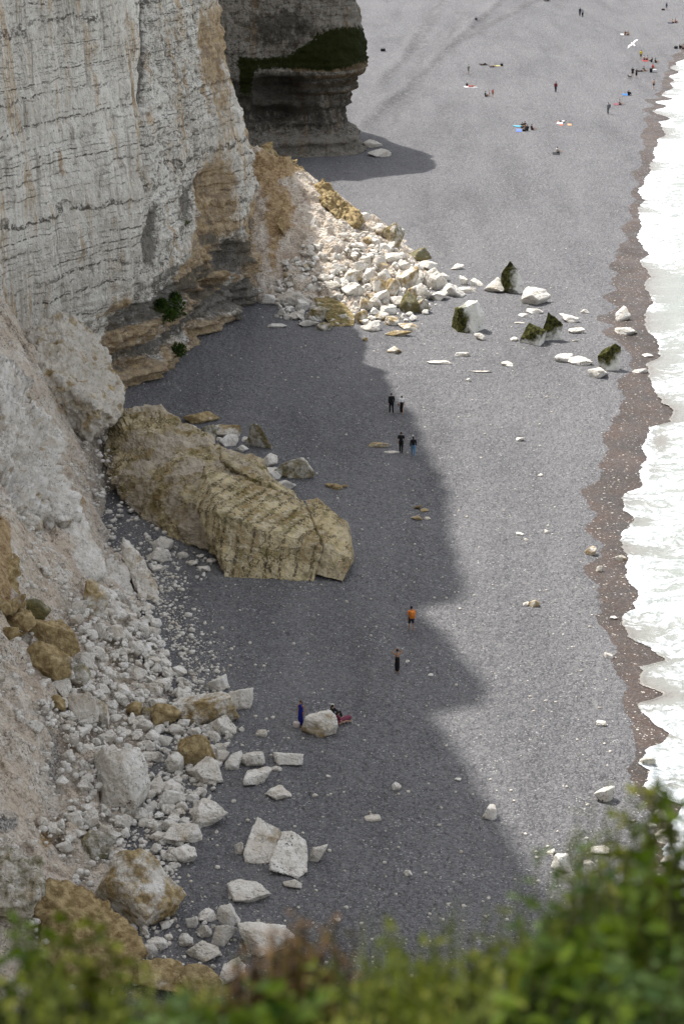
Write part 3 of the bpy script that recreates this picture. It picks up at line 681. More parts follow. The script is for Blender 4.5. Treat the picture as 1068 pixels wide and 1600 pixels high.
def hull_rock(name, pts, sub, seed, mat, rough=.05, fine=.02, k=60.0, strat=None, delta=None, chunk=.10, cs=.55, comp=1.0, smooth=True):
    """A block bounded by the convex hull of world points, weathered; origin at its base."""
    qs = [p for p in pts if isinstance(p, tuple)]; q0 = max(qs, key=lambda p: p[2])
    dl = delta if delta is not None else hit(q0[1], q0[2])[0][1] - q0[3]      # rest the front foot on the ground
    pts = [W(p[1], p[2], q0[3] + dl + (p[3] - q0[3]) * comp) if isinstance(p, tuple) else np.array([p[0], q0[3] + dl + (p[1] - q0[3]) * comp, p[2] + .4]) for p in pts]
    pts = np.array(pts, float); lo, hi = pts.min(0), pts.max(0); c = pts.mean(0); sc = (hi - lo) / 2
    u = (pts - c) / sc
    bm = bmesh.new()
    for p in u: bm.verts.new(p)
    bmesh.ops.convex_hull(bm, input=bm.verts); bm.normal_update()
    nr, ds = [], []
    for f in bm.faces:
        n = np.array(f.normal); d = float(n @ np.array(f.verts[0].co))
        if d < 0: n, d = -n, -d
        nr.append(n); ds.append(max(d, .05))
    bm.free()
    D, F = ICO[sub]; r = softmin_radius(D, np.array(nr), np.array(ds), k)
    V = D * r[:, None] * sc
    m = sc.min(); wv = V + c
    n1 = fbm(wv[:, 0] * .35, wv[:, 1] * .35, wv[:, 2] * .35, 3, seed); n2 = fbm(wv[:, 0] * 1.5, wv[:, 1] * 1.5, wv[:, 2] * 1.5, 4, seed + 5, .55)
    fn = np.cross(V[F[:, 1]] - V[F[:, 0]], V[F[:, 2]] - V[F[:, 0]]); dirn = np.zeros_like(V)
    for q in range(3): np.add.at(dirn, F[:, q], fn)
    dirn /= np.linalg.norm(dirn, axis=1)[:, None] + 1e-9
    rad = D / sc; rad /= np.linalg.norm(rad, axis=1)[:, None]; dirn = dirn * .8 + rad * .2; dirn /= np.linalg.norm(dirn, axis=1)[:, None]
    V = V + dirn * (m * (rough * 4 * n1 + fine * 4 * n2))[:, None]
    if chunk: V = V + dirn * (m * (chunk * chunks(wv[:, 0] * cs, wv[:, 1] * cs, wv[:, 2] * cs, seed + 9) + .4 * chunk * chunks(wv[:, 0] * cs * 2.7, wv[:, 1] * cs * 2.7, wv[:, 2] * cs * 2.7, seed + 10)))[:, None]
    if strat is not None: V = V + dirn * strat(wv)[:, None]
    base = np.array([c[0], c[1], lo[2]]); V = V + c - base
    me = mesh_np(name, V, F, mat, smooth)
    return me, base
_rs = [1000]
KINDS = {  # ochre, moss, speck, tone
    'w': (.0, .0, .35, .0), 'b': (.12, .0, .8, .18), 's': (.08, .0, 1.1, .05), 'o': (.85, .05, .5, .2), 'y': (.55, .05, .4, .05), 'g': (.45, .55, .5, .25), 'm': (.5, .85, .3, .3), 'p': (.3, .0, .6, .3)}
def put_rock(px, py, w_, h_, kind, name='boulder', label=None, cat='rock', group=None, depth=.85, sink=.25, sub=None, faces=None, yaw=None, rough=.10, dims=None):
    p, f = hit(px, py)
    mpp = f / FPX; al = math.atan2(CAM_H - p[2], p[1])
    Wm = w_ * mpp; Dm = Wm * depth
    Hm = max(.3 * Wm, (h_ * mpp - Dm * .55 * math.sin(al)) / math.cos(al)) if not dims else dims[2]
    Hm = min(Hm, 1.5 * Wm)
    if h_ < w_ * .42: Hm = max(.12 * Wm, min(Hm, h_ * mpp * .75)); Dm = min(Dm, max(.35 * Wm, h_ * mpp * 1.3))
    _rs[0] += 1; sd = _rs[0]
    if sub is None: sub = 6 if w_ > 56 else (5 if w_ > 30 else 4)
    V, F = rock_verts(sub, sd, (Wm * 1.24, Dm * 1.16, Hm * 1.38), faces or random.choice((8, 9, 11, 13)), 34.0, rough * .75)
    yw = yaw if yaw is not None else 0.0
    me = mesh_np(name, V, F, M['rock'])
    zc = z_fast(np.array([p[0]]), np.array([p[1] + Dm * .3]))[0]
    o = link(name, me, None, (p[0], p[1] + Dm * .38, min(zc, p[2] + .2 * Hm) + Hm * (.5 - sink) ), (0, 0, yw))
    oc, mo, sp, tn = KINDS[kind]
    o['ochre'] = oc; o['moss'] = mo; o['speck'] = sp; o['tone'] = tn
    tag(o, label, cat, group)
    FOOT.append((p[0], p[1] + Dm * .38, Wm * .5))
    return o
FOOT = []

# ------------------------------------------------------------------ the big fallen slab and the large blocks
def on(px, py, D): return ('q', px, py, D)
def bed(period, amp):
    def f(wv):
        a = .86 * wv[:, 0] - .42 * wv[:, 1] + .16 * wv[:, 2] + .5 * fbm(wv[:, 0] * .5, wv[:, 1] * .5, wv[:, 2] * .5, 2, 7)
        return amp * (np.abs(((a / period) % 1) - .5) * 2 - .5) + amp * .8 * ((np.floor(a / (period * 2.7)) * .618) % 1 - .5)
    return f
slab_root = empty('fallen_slab', tuple(hit(340, 880)[0]))
SLAB_D = hit(470, 908)[0][1] - 128.9
tag(slab_root, 'huge ochre striped chalk slab lying across the shaded beach', 'fallen rock')
def slab_part(name, pts, seed, sub, props, **kw):
    me, base = hull_rock(name, pts, sub, seed, M['slab'], delta=SLAB_D, **kw)
    o = link(name, me, slab_root, tuple(base - np.array(slab_root.location)))
    for k_, v_ in props.items(): o[k_] = v_
    return o
slab_part('weathered_mass', [on(180, 640, 152), on(250, 630, 151.5), on(355, 698, 145), on(440, 762, 140.5), on(325, 800, 134.5), on(346, 868, 132.3), on(262, 842, 136.5), on(203, 800, 141), on(156, 720, 147),
                            np.array([-8, 148, .0]), np.array([-17, 153, 0]), np.array([-8, 135, -.3]), np.array([-14.5, 143, 0]), np.array([-4, 142, 0])], 11, 7,
          dict(bands=.25, moss=.6, pale=.8), rough=.03, fine=.022, k=110.0, chunk=.10, cs=.45, smooth=False)
slab_part('banded_block', [on(318, 727, 139.6), on(474, 780, 136.4), on(340, 800, 131.9), on(503, 856, 130.2), on(352, 902, 129.3), on(488, 908, 128.9), on(306, 795, 134.5),
                          np.array([-8.5, 138.5, -.2]), np.array([-2, 136.5, -.2]), np.array([-1.5, 131, -.3])], 12, 7,
          dict(bands=1.0, moss=.7, pale=.1), rough=.006, fine=.012, k=260.0, chunk=.035, cs=.5, strat=bed(.95, .03), smooth=False)
slab_part('end_block', [on(477, 781, 136.2), on(496, 776, 136.4), on(544, 818, 133.6), on(507, 853, 130.5), on(550, 874, 130.1), on(491, 897, 129.5), on(535, 909, 128.8), np.array([.9, 134, -.2]), np.array([-1.3, 136, -.2])], 13, 7,
          dict(bands=.4, moss=.8, pale=.3), rough=.008, fine=.012, k=260.0, chunk=.04, strat=bed(.95, .03), smooth=False)
slab_part('back_ledge', [on(346, 694, 147), on(400, 716, 146), on(455, 765, 142), on(470, 783, 139), on(430, 760, 139.5), on(350, 722, 141.5), np.array([-8, 146, 0]), np.array([-2.2, 141, 0]), np.array([-3, 138, 0])], 14, 5,
          dict(bands=.6, moss=1.0, pale=.3), rough=.05, fine=.03, k=60.0, strat=bed(1.3, .07))

def block(name, label, pts, seed, props, sub=6, cat='rock', mat='rock', **kw):
    me, base = hull_rock(name, pts, sub, seed, M[mat], **kw)
    o = link(name, me, None, tuple(base)); tag(o, label, cat)
    for k_, v_ in props.items(): o[k_] = v_
    return o
R0 = dict(ochre=.1, moss=0., speck=.6, tone=.1)
block('leaning_slab', 'tall wedge of pinkish chalk leaning against the banded cliff', [on(50, 512, 157), on(78, 495, 159), on(107, 482, 160), on(128, 498, 161), on(152, 528, 160), on(178, 570, 158), on(191, 602, 156), on(186, 655, 152), on(152, 636, 149), on(86, 588, 149.5), on(38, 580, 151), on(60, 640, 150), on(140, 690, 150), np.array([-25, 161, 4]), np.array([-19, 163, 3])],
      21, dict(ochre=.40, moss=0., speck=.5, tone=.45), sub=7, rough=.035, fine=.03, k=70.0, chunk=.09, cs=.5)
block('cliff_flake', 'thin white chalk flake standing against the cliff beside the leaning wedge', [on(133, 520, 162.5), on(146, 476, 163), on(158, 498, 163), on(160, 530, 162), on(170, 560, 160), on(140, 560, 160), np.array([-20, 165, 8])], 22, dict(ochre=.1, moss=0., speck=.3, tone=0.), rough=.06, fine=.05)
block('pale_outcrop', 'large crumbling grey white outcrop on the left debris slope', [on(-60, 560, 141), on(0, 548, 142), on(30, 566, 142), on(62, 606, 140), on(92, 690, 135), on(128, 800, 129), on(60, 830, 125), on(0, 800, 122), on(-70, 800, 122), np.array([-24, 130, 2]), np.array([-20, 132, 2])],
      23, dict(ochre=.30, moss=0., speck=.75, tone=.05), sub=7, rough=.07, fine=.035, k=40.0, chunk=.13, cs=.5)
block('chalk_tongue', 'rounded pale chalk tongue reaching down beside the pointed rock', [on(95, 800, 127), on(118, 788, 128), on(140, 830, 126), on(165, 868, 124), on(160, 900, 121), on(130, 905, 120), on(100, 860, 122), np.array([-16, 125, 1]), np.array([-19, 127, 2])], 24, dict(ochre=.28, moss=0., speck=.6, tone=.08), rough=.08, fine=.05, k=30.)
block('pointed_rock', 'pointed upright chalk slab with an ochre left flank', [on(193, 840, 129), on(203, 842, 129), on(228, 880, 127), on(247, 915, 125.5), on(246, 940, 124.3), on(222, 940, 124.2), on(205, 912, 126), on(190, 865, 128), np.array([-13, 127.5, .2]), np.array([-14.4, 128, .4])], 25, dict(ochre=.45, moss=.15, speck=.5, tone=.1), rough=.05, fine=.04, k=55.)
block('split_rock', 'cracked white chalk block leaning on the pointed slab', [on(150, 880, 127), on(172, 868, 128), on(198, 880, 127), on(212, 932, 124.6), on(190, 932, 124.3), on(160, 915, 125), on(148, 905, 125.5), np.array([-15, 128, .3]), np.array([-17, 128, 1])], 26, dict(ochre=.08, moss=0., speck=1.0, tone=.12), rough=.05, fine=.05, k=55.)
block('ochre_outcrop', 'steep ochre brown outcrop at the left edge of the debris slope', [on(-50, 790, 118), on(-5, 795, 119), on(12, 830, 118), on(24, 900, 114), on(44, 935, 111), on(0, 950, 109), on(-60, 940, 109), np.array([-19, 112, 2]), np.array([-24, 114, 3])], 27, dict(ochre=1.0, moss=.18, speck=.5, tone=.25), rough=.08, fine=.05, k=40.)
block('orange_slab', 'long tilted orange brown slab above the green bushes', [on(75, 1368, 86), on(112, 1375, 86), on(170, 1410, 84.5), on(215, 1455, 82), on(224, 1490, 80), on(205, 1530, 78), on(150, 1560, 76.5), on(70, 1500, 79), on(50, 1425, 83), np.array([-11.5, 83, -.2]), np.array([-14.5, 85, 1])], 28, dict(ochre=1.15, moss=.0, speck=1.2, tone=.45), sub=6, rough=.05, fine=.045, k=55., comp=.7)
block('green_rock', 'grey block with a mossy green lower face above the orange slab', [on(-40, 1325, 89), on(0, 1318, 89.5), on(40, 1325, 89), on(66, 1345, 88), on(66, 1385, 86), on(40, 1418, 84.5), on(-40, 1425, 84), on(-30, 1350, 86.5), np.array([-15.5, 88, 1]), np.array([-18, 89, 2])], 29, dict(ochre=.35, moss=.55, speck=1.2, tone=.35), rough=.05, fine=.04, k=55., comp=.7)
put_rock(217, 1443, 118, 122, 'y', 'hollow_boulder', 'big white boulder with brown stained faces near the bushes', 'rock', depth=.9, faces=17, sub=6, rough=.10, sink=.2)
put_rock(196, 1270, 100, 108, 's', 'great_boulder', 'largest smooth grey white boulder speckled black in the near rubble', 'rock', depth=1.0, faces=20, sub=6, rough=.10, sink=.2)
block('split_boulder', 'pitted white slab with a rusty centre, left of its pair', [on(380, 1335, 95), on(392, 1290, 97.5), on(402, 1273, 98.5), on(412, 1285, 98), on(440, 1300, 97), on(428, 1345, 94.5), on(415, 1352, 93.9), on(382, 1350, 94), np.array([-3.5, 97, .6]), np.array([-4.6, 96.5, .6])], 32, dict(ochre=.30, moss=0., speck=.8, tone=0.), rough=.05, fine=.03, k=60., comp=.62)
block('split_boulder', 'pitted white slab with a mossy edge, right of its pair', [on(428, 1330, 95), on(440, 1298, 97), on(455, 1296, 97), on(480, 1312, 96), on(482, 1365, 93.2), on(465, 1374, 92.6), on(420, 1360, 93.2), on(424, 1345, 94), np.array([-1.8, 96.5, .6]), np.array([-3.2, 96.5, .6])], 33, dict(ochre=.12, moss=.22, speck=.9, tone=0.), rough=.05, fine=.03, k=60., comp=.62)
block('ridge_rock', 'long brown boulder on the crest of the far debris cone', [on(490, 282, 238), on(506, 274, 239), on(520, 290, 238.5), on(540, 312, 237), on(566, 338, 235), on(562, 350, 232), on(540, 352, 231), on(520, 335, 232), on(500, 312, 234), np.array([-1, 239, 1]), np.array([2, 238, .5])], 34, dict(ochre=.95, moss=.12, speck=.3, tone=.25), rough=.08, fine=.05, k=45.)
block('crest_rock', 'greenish brown block where the cone meets the cliff', [on(405, 232, 229), on(420, 228, 231), on(450, 245, 232), on(482, 268, 233), on(484, 282, 230), on(455, 275, 228), on(420, 265, 226), np.array([-9, 233, 8]), np.array([-5, 235, 5])], 35, dict(ochre=.8, moss=.35, speck=.3, tone=.3), rough=.10, fine=.06, k=35.)
block('cone_buttress', 'brown ochre buttress standing on the far debris cone', [on(440, 320, 221), on(455, 330, 222), on(470, 350, 221), on(466, 372, 217), on(448, 378, 215), on(432, 350, 217), np.array([-7, 224, 5]), np.array([-4.5, 223, 4])], 36, dict(ochre=.75, moss=.1, speck=.3, tone=.25), rough=.10, fine=.06, k=35.)
block('mossy_slab', 'dark moss brown slab at the foot of the far rubble', [on(489, 465, 203), on(512, 463, 204), on(540, 475, 202), on(556, 497, 198.5), on(553, 511, 195.8), on(520, 511, 195.6), on(500, 492, 198.5), np.array([-.5, 203, .8]), np.array([.8, 200, .8])], 37, dict(ochre=.75, moss=.62, speck=.2, tone=.5), rough=.05, fine=.04, k=55.)

# ------------------------------------------------------------------ rocks of the wave zone: dark moss above, polished white skirt below
def tide_rock(px, py, w_, h_, label, mossx, mossz, seed, depth=.8, tall=1.0):
    p, f = hit(px, py); mpp = f / FPX
    Wm, Hm = w_ * mpp, h_ * mpp * tall
    V, F = rock_verts(6, seed, (Wm * 1.0, Wm * depth, Hm * 1.55), 9, 46., .06, .02)
    t = V[:, 2] / Hm
    fl = 1 + .55 * sstep(-.1, -.62, t)
    V[:, 0] = V[:, 0] * np.where(V[:, 0] > 0, fl, 1 + .12 * (fl - 1)) ; V[:, 1] *= 1 + .3 * (fl - 1)
    n = V / np.linalg.norm(V, axis=1)[:, None]
    m = .36 + mossx * (-n[:, 0] * .75 - n[:, 1] * .25) + mossz * (t + .15)
    me = mesh_np('mossy_rock', V, F, M['tide'], attrs={'stain': np.stack([np.clip(m, 0, 1.4)] * 3, 1)})
    o = link('mossy_rock', me, None, (p[0], p[1] + Wm * depth * .35, p[2] + Hm * .30))
    FOOT.append((p[0], p[1] + Wm * depth * .35, Wm * .5)); tag(o, label, 'rock')
tide_rock(800, 458, 37, 46, 'tall mossy rock with white right side beside a white hump', .55, .2, 201)
tide_rock(731, 519, 50, 44, 'white wedge shaped rock with a mossy left face', .65, .0, 202)
tide_rock(834, 540, 44, 36, 'dark mossy block with a white polished base, front of the pair', .15, 1.0, 203)
tide_rock(860, 533, 38, 42, 'dark mossy peaked rock just behind the mossy block', .25, 1.0, 214)
tide_rock(953, 580, 40, 46, 'mossy pointed rock nearest the wet shingle strip', .25, .85, 205, .75)

# ------------------------------------------------------------------ boulders placed one by one
NEAR, FAR, SOLO, SLABG = 'boulders of the near rockfall', 'rocks of the far rubble fan', 'white stones lying alone on the shingle', 'rocks behind the big slab'
WORD = {'w': 'white', 'b': 'beige white', 's': 'black speckled white', 'o': 'ochre brown', 'y': 'yellowish', 'g': 'greenish ochre', 'm': 'moss covered', 'p': 'pinkish beige'}
_used = {}
ORD = ['', 'second ', 'third ', 'fourth ', 'fifth ', 'sixth ', 'seventh ', 'eighth ', 'ninth ', 'tenth ']
def near_label(px, py, size, word, noun, marks):
    q = sorted(marks, key=lambda m: (m[0] - px) ** 2 + ((m[1] - py) * 1.2) ** 2)
    for m in q[:4]:
        dx, dy = px - m[0], py - m[1]
        rel = ('right of' if dx > 0 else 'left of') if abs(dx) > abs(dy) else ('below' if dy > 0 else 'above')
        k = f'{size} {word} {noun} {rel} {m[2]}'
        n = _used.get(k, 0)
        if n < 2 or m is q[3]: break
    _used[k] = n + 1
    return ORD[min(n, 9)] + k
MARKS = {
    'rubble_rock': [(653, 400, 'the flat topped mossy block'), (617, 370, 'the dark brown boulder behind the fan'), (678, 440, 'the long tilted white rock'), (634, 440, 'the two tone ochre fan rock'), (454, 470, 'the broad beige fan rock'), (521, 490, 'the dark mossy slab'), (639, 475, 'the mossy ribbed rock'), (581, 512, 'the white wedge before the fan'), (551, 455, 'the middle of the rubble fan'), (550, 330, 'the brown crest boulder')],
    'beach_stone': [(800, 440, 'the tall mossy rock'), (731, 500, 'the mossy faced wedge'), (850, 520, 'the mossy pair'), (957, 565, 'the pointed mossy rock'), (626, 640, 'the couple in black and white'), (640, 700, 'the woman in jeans'), (642, 970, 'the man with orange backpack'), (620, 1035, 'the person in black wrap'), (767, 1270, 'the pointed stone at the shadow edge'), (877, 1350, 'the upright white rock by bushes'), (945, 1245, 'the rounded rock near surf'), (923, 862, 'the pale yellow block'), (833, 942, 'the single ochre stone'), (655, 805, 'the middle of the beach shadow'), (500, 1135, 'the blotched boulder'), (540, 210, 'the far headland foot'), (450, 1330, 'the pitted slab pair'), (530, 760, 'the tip of the big slab'), (820, 700, 'the sunlit shingle centre')],
    'slab_rock': [(399, 680, 'the upright yellow rock'), (463, 735, 'the egg shaped boulder'), (312, 655, 'the flat orange rock'), (443, 760, 'the slab ridge')],
    'boulder': [(323, 1105, 'the large ochre sided boulder'), (256, 1115, 'the dark ochre cube'), (300, 1170, 'the long ochre sided boulder'), (395, 1185, 'the rounded beige boulder'), (195, 1210, 'the great smooth boulder'), (215, 1380, 'the hollow brown boulder'), (294, 1305, 'the long pinkish boulder'), (430, 1330, 'the pitted slab pair'), (355, 1435, 'the sharp white wedge'), (88, 1000, 'the largest ochre block'), (218, 890, 'the pointed upright slab'), (300, 850, 'the hollow beside the slab'), (144, 925, 'the cream and ochre boulder'), (128, 1105, 'the tall beige boulder'), (253, 1068, 'the cracked speckled boulder'), (211, 1050, 'the squarish white boulder'), (148, 1320, 'the greenish grey boulder'), (150, 1440, 'the orange slab'), (265, 1535, 'the hidden ochre boulders'), (175, 975, 'the pile under the pointed slab'), (90, 1200, 'the gravel strip on the slope')]}
def lot(rows, group, noun, where, name):
    for r in rows:
        px, py, w_, h_, k = r[:5]; lab = r[5] if len(r) > 5 else None
        size = 'small' if w_ < 20 else ('medium' if w_ < 34 else 'large')
        put_rock(px, py, w_, h_, k, name, lab or near_label(px, py - h_ / 2, size, WORD[k], noun, MARKS[name]), 'rock', group)
lot([(505,309,30,30,'o','ochre block at the upper end of the far brown ridge'),(568,340,18,12,'w','small white block behind the brown ridge of the far cone'),(592,367,30,19,'y','yellowish flat rock touching the dark brown boulder behind the rubble fan'),(617,384,32,38,'g','dark brown green boulder at the back edge of the rubble fan'),
     (653,409,48,27,'m','flat topped mossy block at the back right of the rubble fan'),(664,421,34,20,'w','white rock in front of the flat mossy block'),(678,453,34,38,'w','long white rock tilted at the right rim of the fan'),(634,453,33,38,'y','large two tone ochre and white rock in the fan'),
     (614,462,26,30,'y'),(588,456,35,33,'y'),(551,441,27,25,'y'),(551,467,35,26,'w'),(454,479,42,27,'p','broad beige rock at the left foot of the fan'),(421,477,22,24,'w','white rock closest to the cliff corner'),(494,502,34,30,'g','greenish block against the dark mossy slab'),
     (568,486,24,26,'y'),(639,489,27,36,'m','mossy ribbed rock at the front of the fan'),(660,489,28,34,'g','half mossy white rock beside the ribbed one'),(661,469,28,30,'w'),(684,469,26,16,'w'),(706,463,36,24,'w','white hump at the right tip of the rubble fan'),
     (614,412,28,26,'w'),(595,471,26,22,'w'),(595,501,22,16,'y'),(562,506,20,22,'y'),(613,509,22,18,'y'),(581,518,24,18,'w','white wedge on the shingle in front of the fan'),(619,525,44,12,'y','flat ochre shard on the shingle before the fan'),(637,515,28,13,'y'),(481,511,26,14,'b'),(505,516,26,16,'g'),
     (575,440,24,22,'w'),(600,440,24,22,'w'),(632,425,22,20,'w'),(648,440,26,24,'b'),(570,415,20,16,'b'),(540,460,22,18,'b'),(520,455,24,18,'p'),(505,440,18,14,'w'),(530,425,18,14,'w'),(585,480,20,18,'w'),(622,480,24,20,'w'),(607,492,22,18,'w'),(645,465,22,20,'y'),(560,425,20,18,'w'),(590,415,20,18,'w'),(690,440,20,16,'w'),(440,495,22,16,'b'),(462,500,24,16,'b'),(470,485,22,18,'w'),(432,512,26,8,'b'),(600,395,20,16,'w'),(585,385,18,14,'b'),(560,390,18,12,'w')],
    FAR, 'rock', 'in the rubble fan below the cliff corner', 'rubble_rock')
lot([(774,457,34,24,'b','beige low rock on the left of the tall mossy rock'),(834,476,44,32,'s','white humped rock on the right of the tall mossy rock'),(742,447,22,13,'w','small white rock left of the beige low rock'),(725,445,13,15,'b','small grey upright stone at the fan tip'),(714,422,18,9,'w','small white stone lying above the fan tip'),(722,457,40,12,'w','flat white patch of rock at the fan tip'),
     (751,532,18,14,'w','small white stone in front of the mossy faced wedge'),(835,490,22,10,'s','low speckled stone between the mossy rocks'),(818,495,15,7,'w'),(810,506,16,5,'w'),(893,505,28,14,'s','low white rock right of the mossy pair'),(900,521,22,11,'w'),(914,490,13,8,'w'),
     (880,566,26,15,'s','left half of the long low white rock'),(905,570,34,17,'s','right half of the long low white rock'),(933,590,28,18,'s','white knobbly stone left of the mossy pointed rock'),(972,501,22,28,'w','white rock standing on the wet shingle'),(978,523,30,15,'s','grey speckled rock on the wet shingle'),(896,534,13,5,'w'),
     (722,557,20,8,'w'),(790,572,20,9,'w'),(752,583,36,6,'w','flat white strip of rock in the middle of the beach'),(731,596,8,6,'w'),(803,533,11,7,'w'),(1003,583,32,10,'w','flat white rock at the edge of the surf'),(1010,558,16,6,'w'),(687,569,32,8,'w','flat white shard below the rubble fan'),(617,552,22,12,'y','small yellowish white rock between fan and walkers'),(571,533,9,7,'y'),
     (590,699,34,10,'y','flat cream rock beside the two walkers in the shade edge'),(612,708,20,6,'y'),(811,689,13,7,'w'),(844,744,8,5,'w'),(515,762,12,8,'o'),(528,766,16,11,'o','small ochre stone cluster right of the big slab'),(538,762,8,6,'y'),(652,796,12,10,'o'),(662,800,12,7,'o'),(650,812,16,7,'y'),(668,812,10,5,'y'),
     (923,868,17,15,'y','pale yellow block on the edge of the wet shingle'),(969,877,15,17,'y','pale yellow block close to the surf'),(936,894,10,12,'w'),(833,948,16,13,'o','single ochre stone in the sunlit shingle'),(821,947,9,7,'w'),(958,968,10,8,'w'),(951,1029,13,10,'w'),(939,1134,14,11,'b'),(811,837,12,6,'w'),(820,845,7,4,'w'),(854,833,7,6,'w'),
     (618,1235,15,14,'w'),(584,1283,25,10,'w','flat white stone in shade above the bushes'),(767,1281,24,24,'w','pointed white stone at the shadow edge'),(945,1253,29,28,'s','rounded white rock near the surf above the bushes'),(877,1361,30,34,'w','upright white rock just above the right bushes'),(861,1336,13,9,'w'),(922,1362,18,20,'w'),(938,1336,26,16,'w'),(636,1369,16,14,'w'),(1018,1293,13,8,'w'),(715,1220,10,7,'w'),(1035,1282,22,20,'w'),(1040,1317,40,24,'w','white rock half hidden by the right bushes'),(1045,1352,24,20,'w'),(1010,1197,22,18,'b','beige stone washed by the surf'),
     (580,230,28,13,'p','beige rock at the foot of the far headland'),(594,245,34,15,'w','white flat rock at the foot of the far headland'),(536,195,12,6,'w'),(538,208,12,6,'y'),(637,1035,8,5,'w'),(672,1056,9,4,'w'),(528,1440,9,7,'w'),(540,1420,8,6,'w'),(492,1245,8,6,'w'),(513,1215,7,5,'w')],
    SOLO, 'stone', 'lying alone on the grey shingle', 'beach_stone')
lot([(399,699,44,50,'g','upright yellow ochre rock behind the big slab'),(358,684,34,28,'y','pale ochre rock left of the upright yellow one'),(357,696,28,20,'w'),(312,661,50,20,'o','flat orange brown rock by the cliff foot behind the slab'),(325,684,30,24,'g'),(463,749,58,42,'g','egg shaped mossy boulder behind the big slab'),(421,728,30,25,'s','speckled block touching the egg shaped boulder'),(425,747,26,19,'w'),(443,766,30,21,'w','white block tucked behind the slab ridge'),(457,776,11,7,'w'),(402,726,15,12,'w'),(378,706,16,12,'w'),(344,690,14,12,'w'),(300,672,16,10,'b'),(415,748,14,10,'w'),(385,690,14,12,'w')],
    SLABG, 'rock', 'behind the big fallen slab', 'slab_rock')
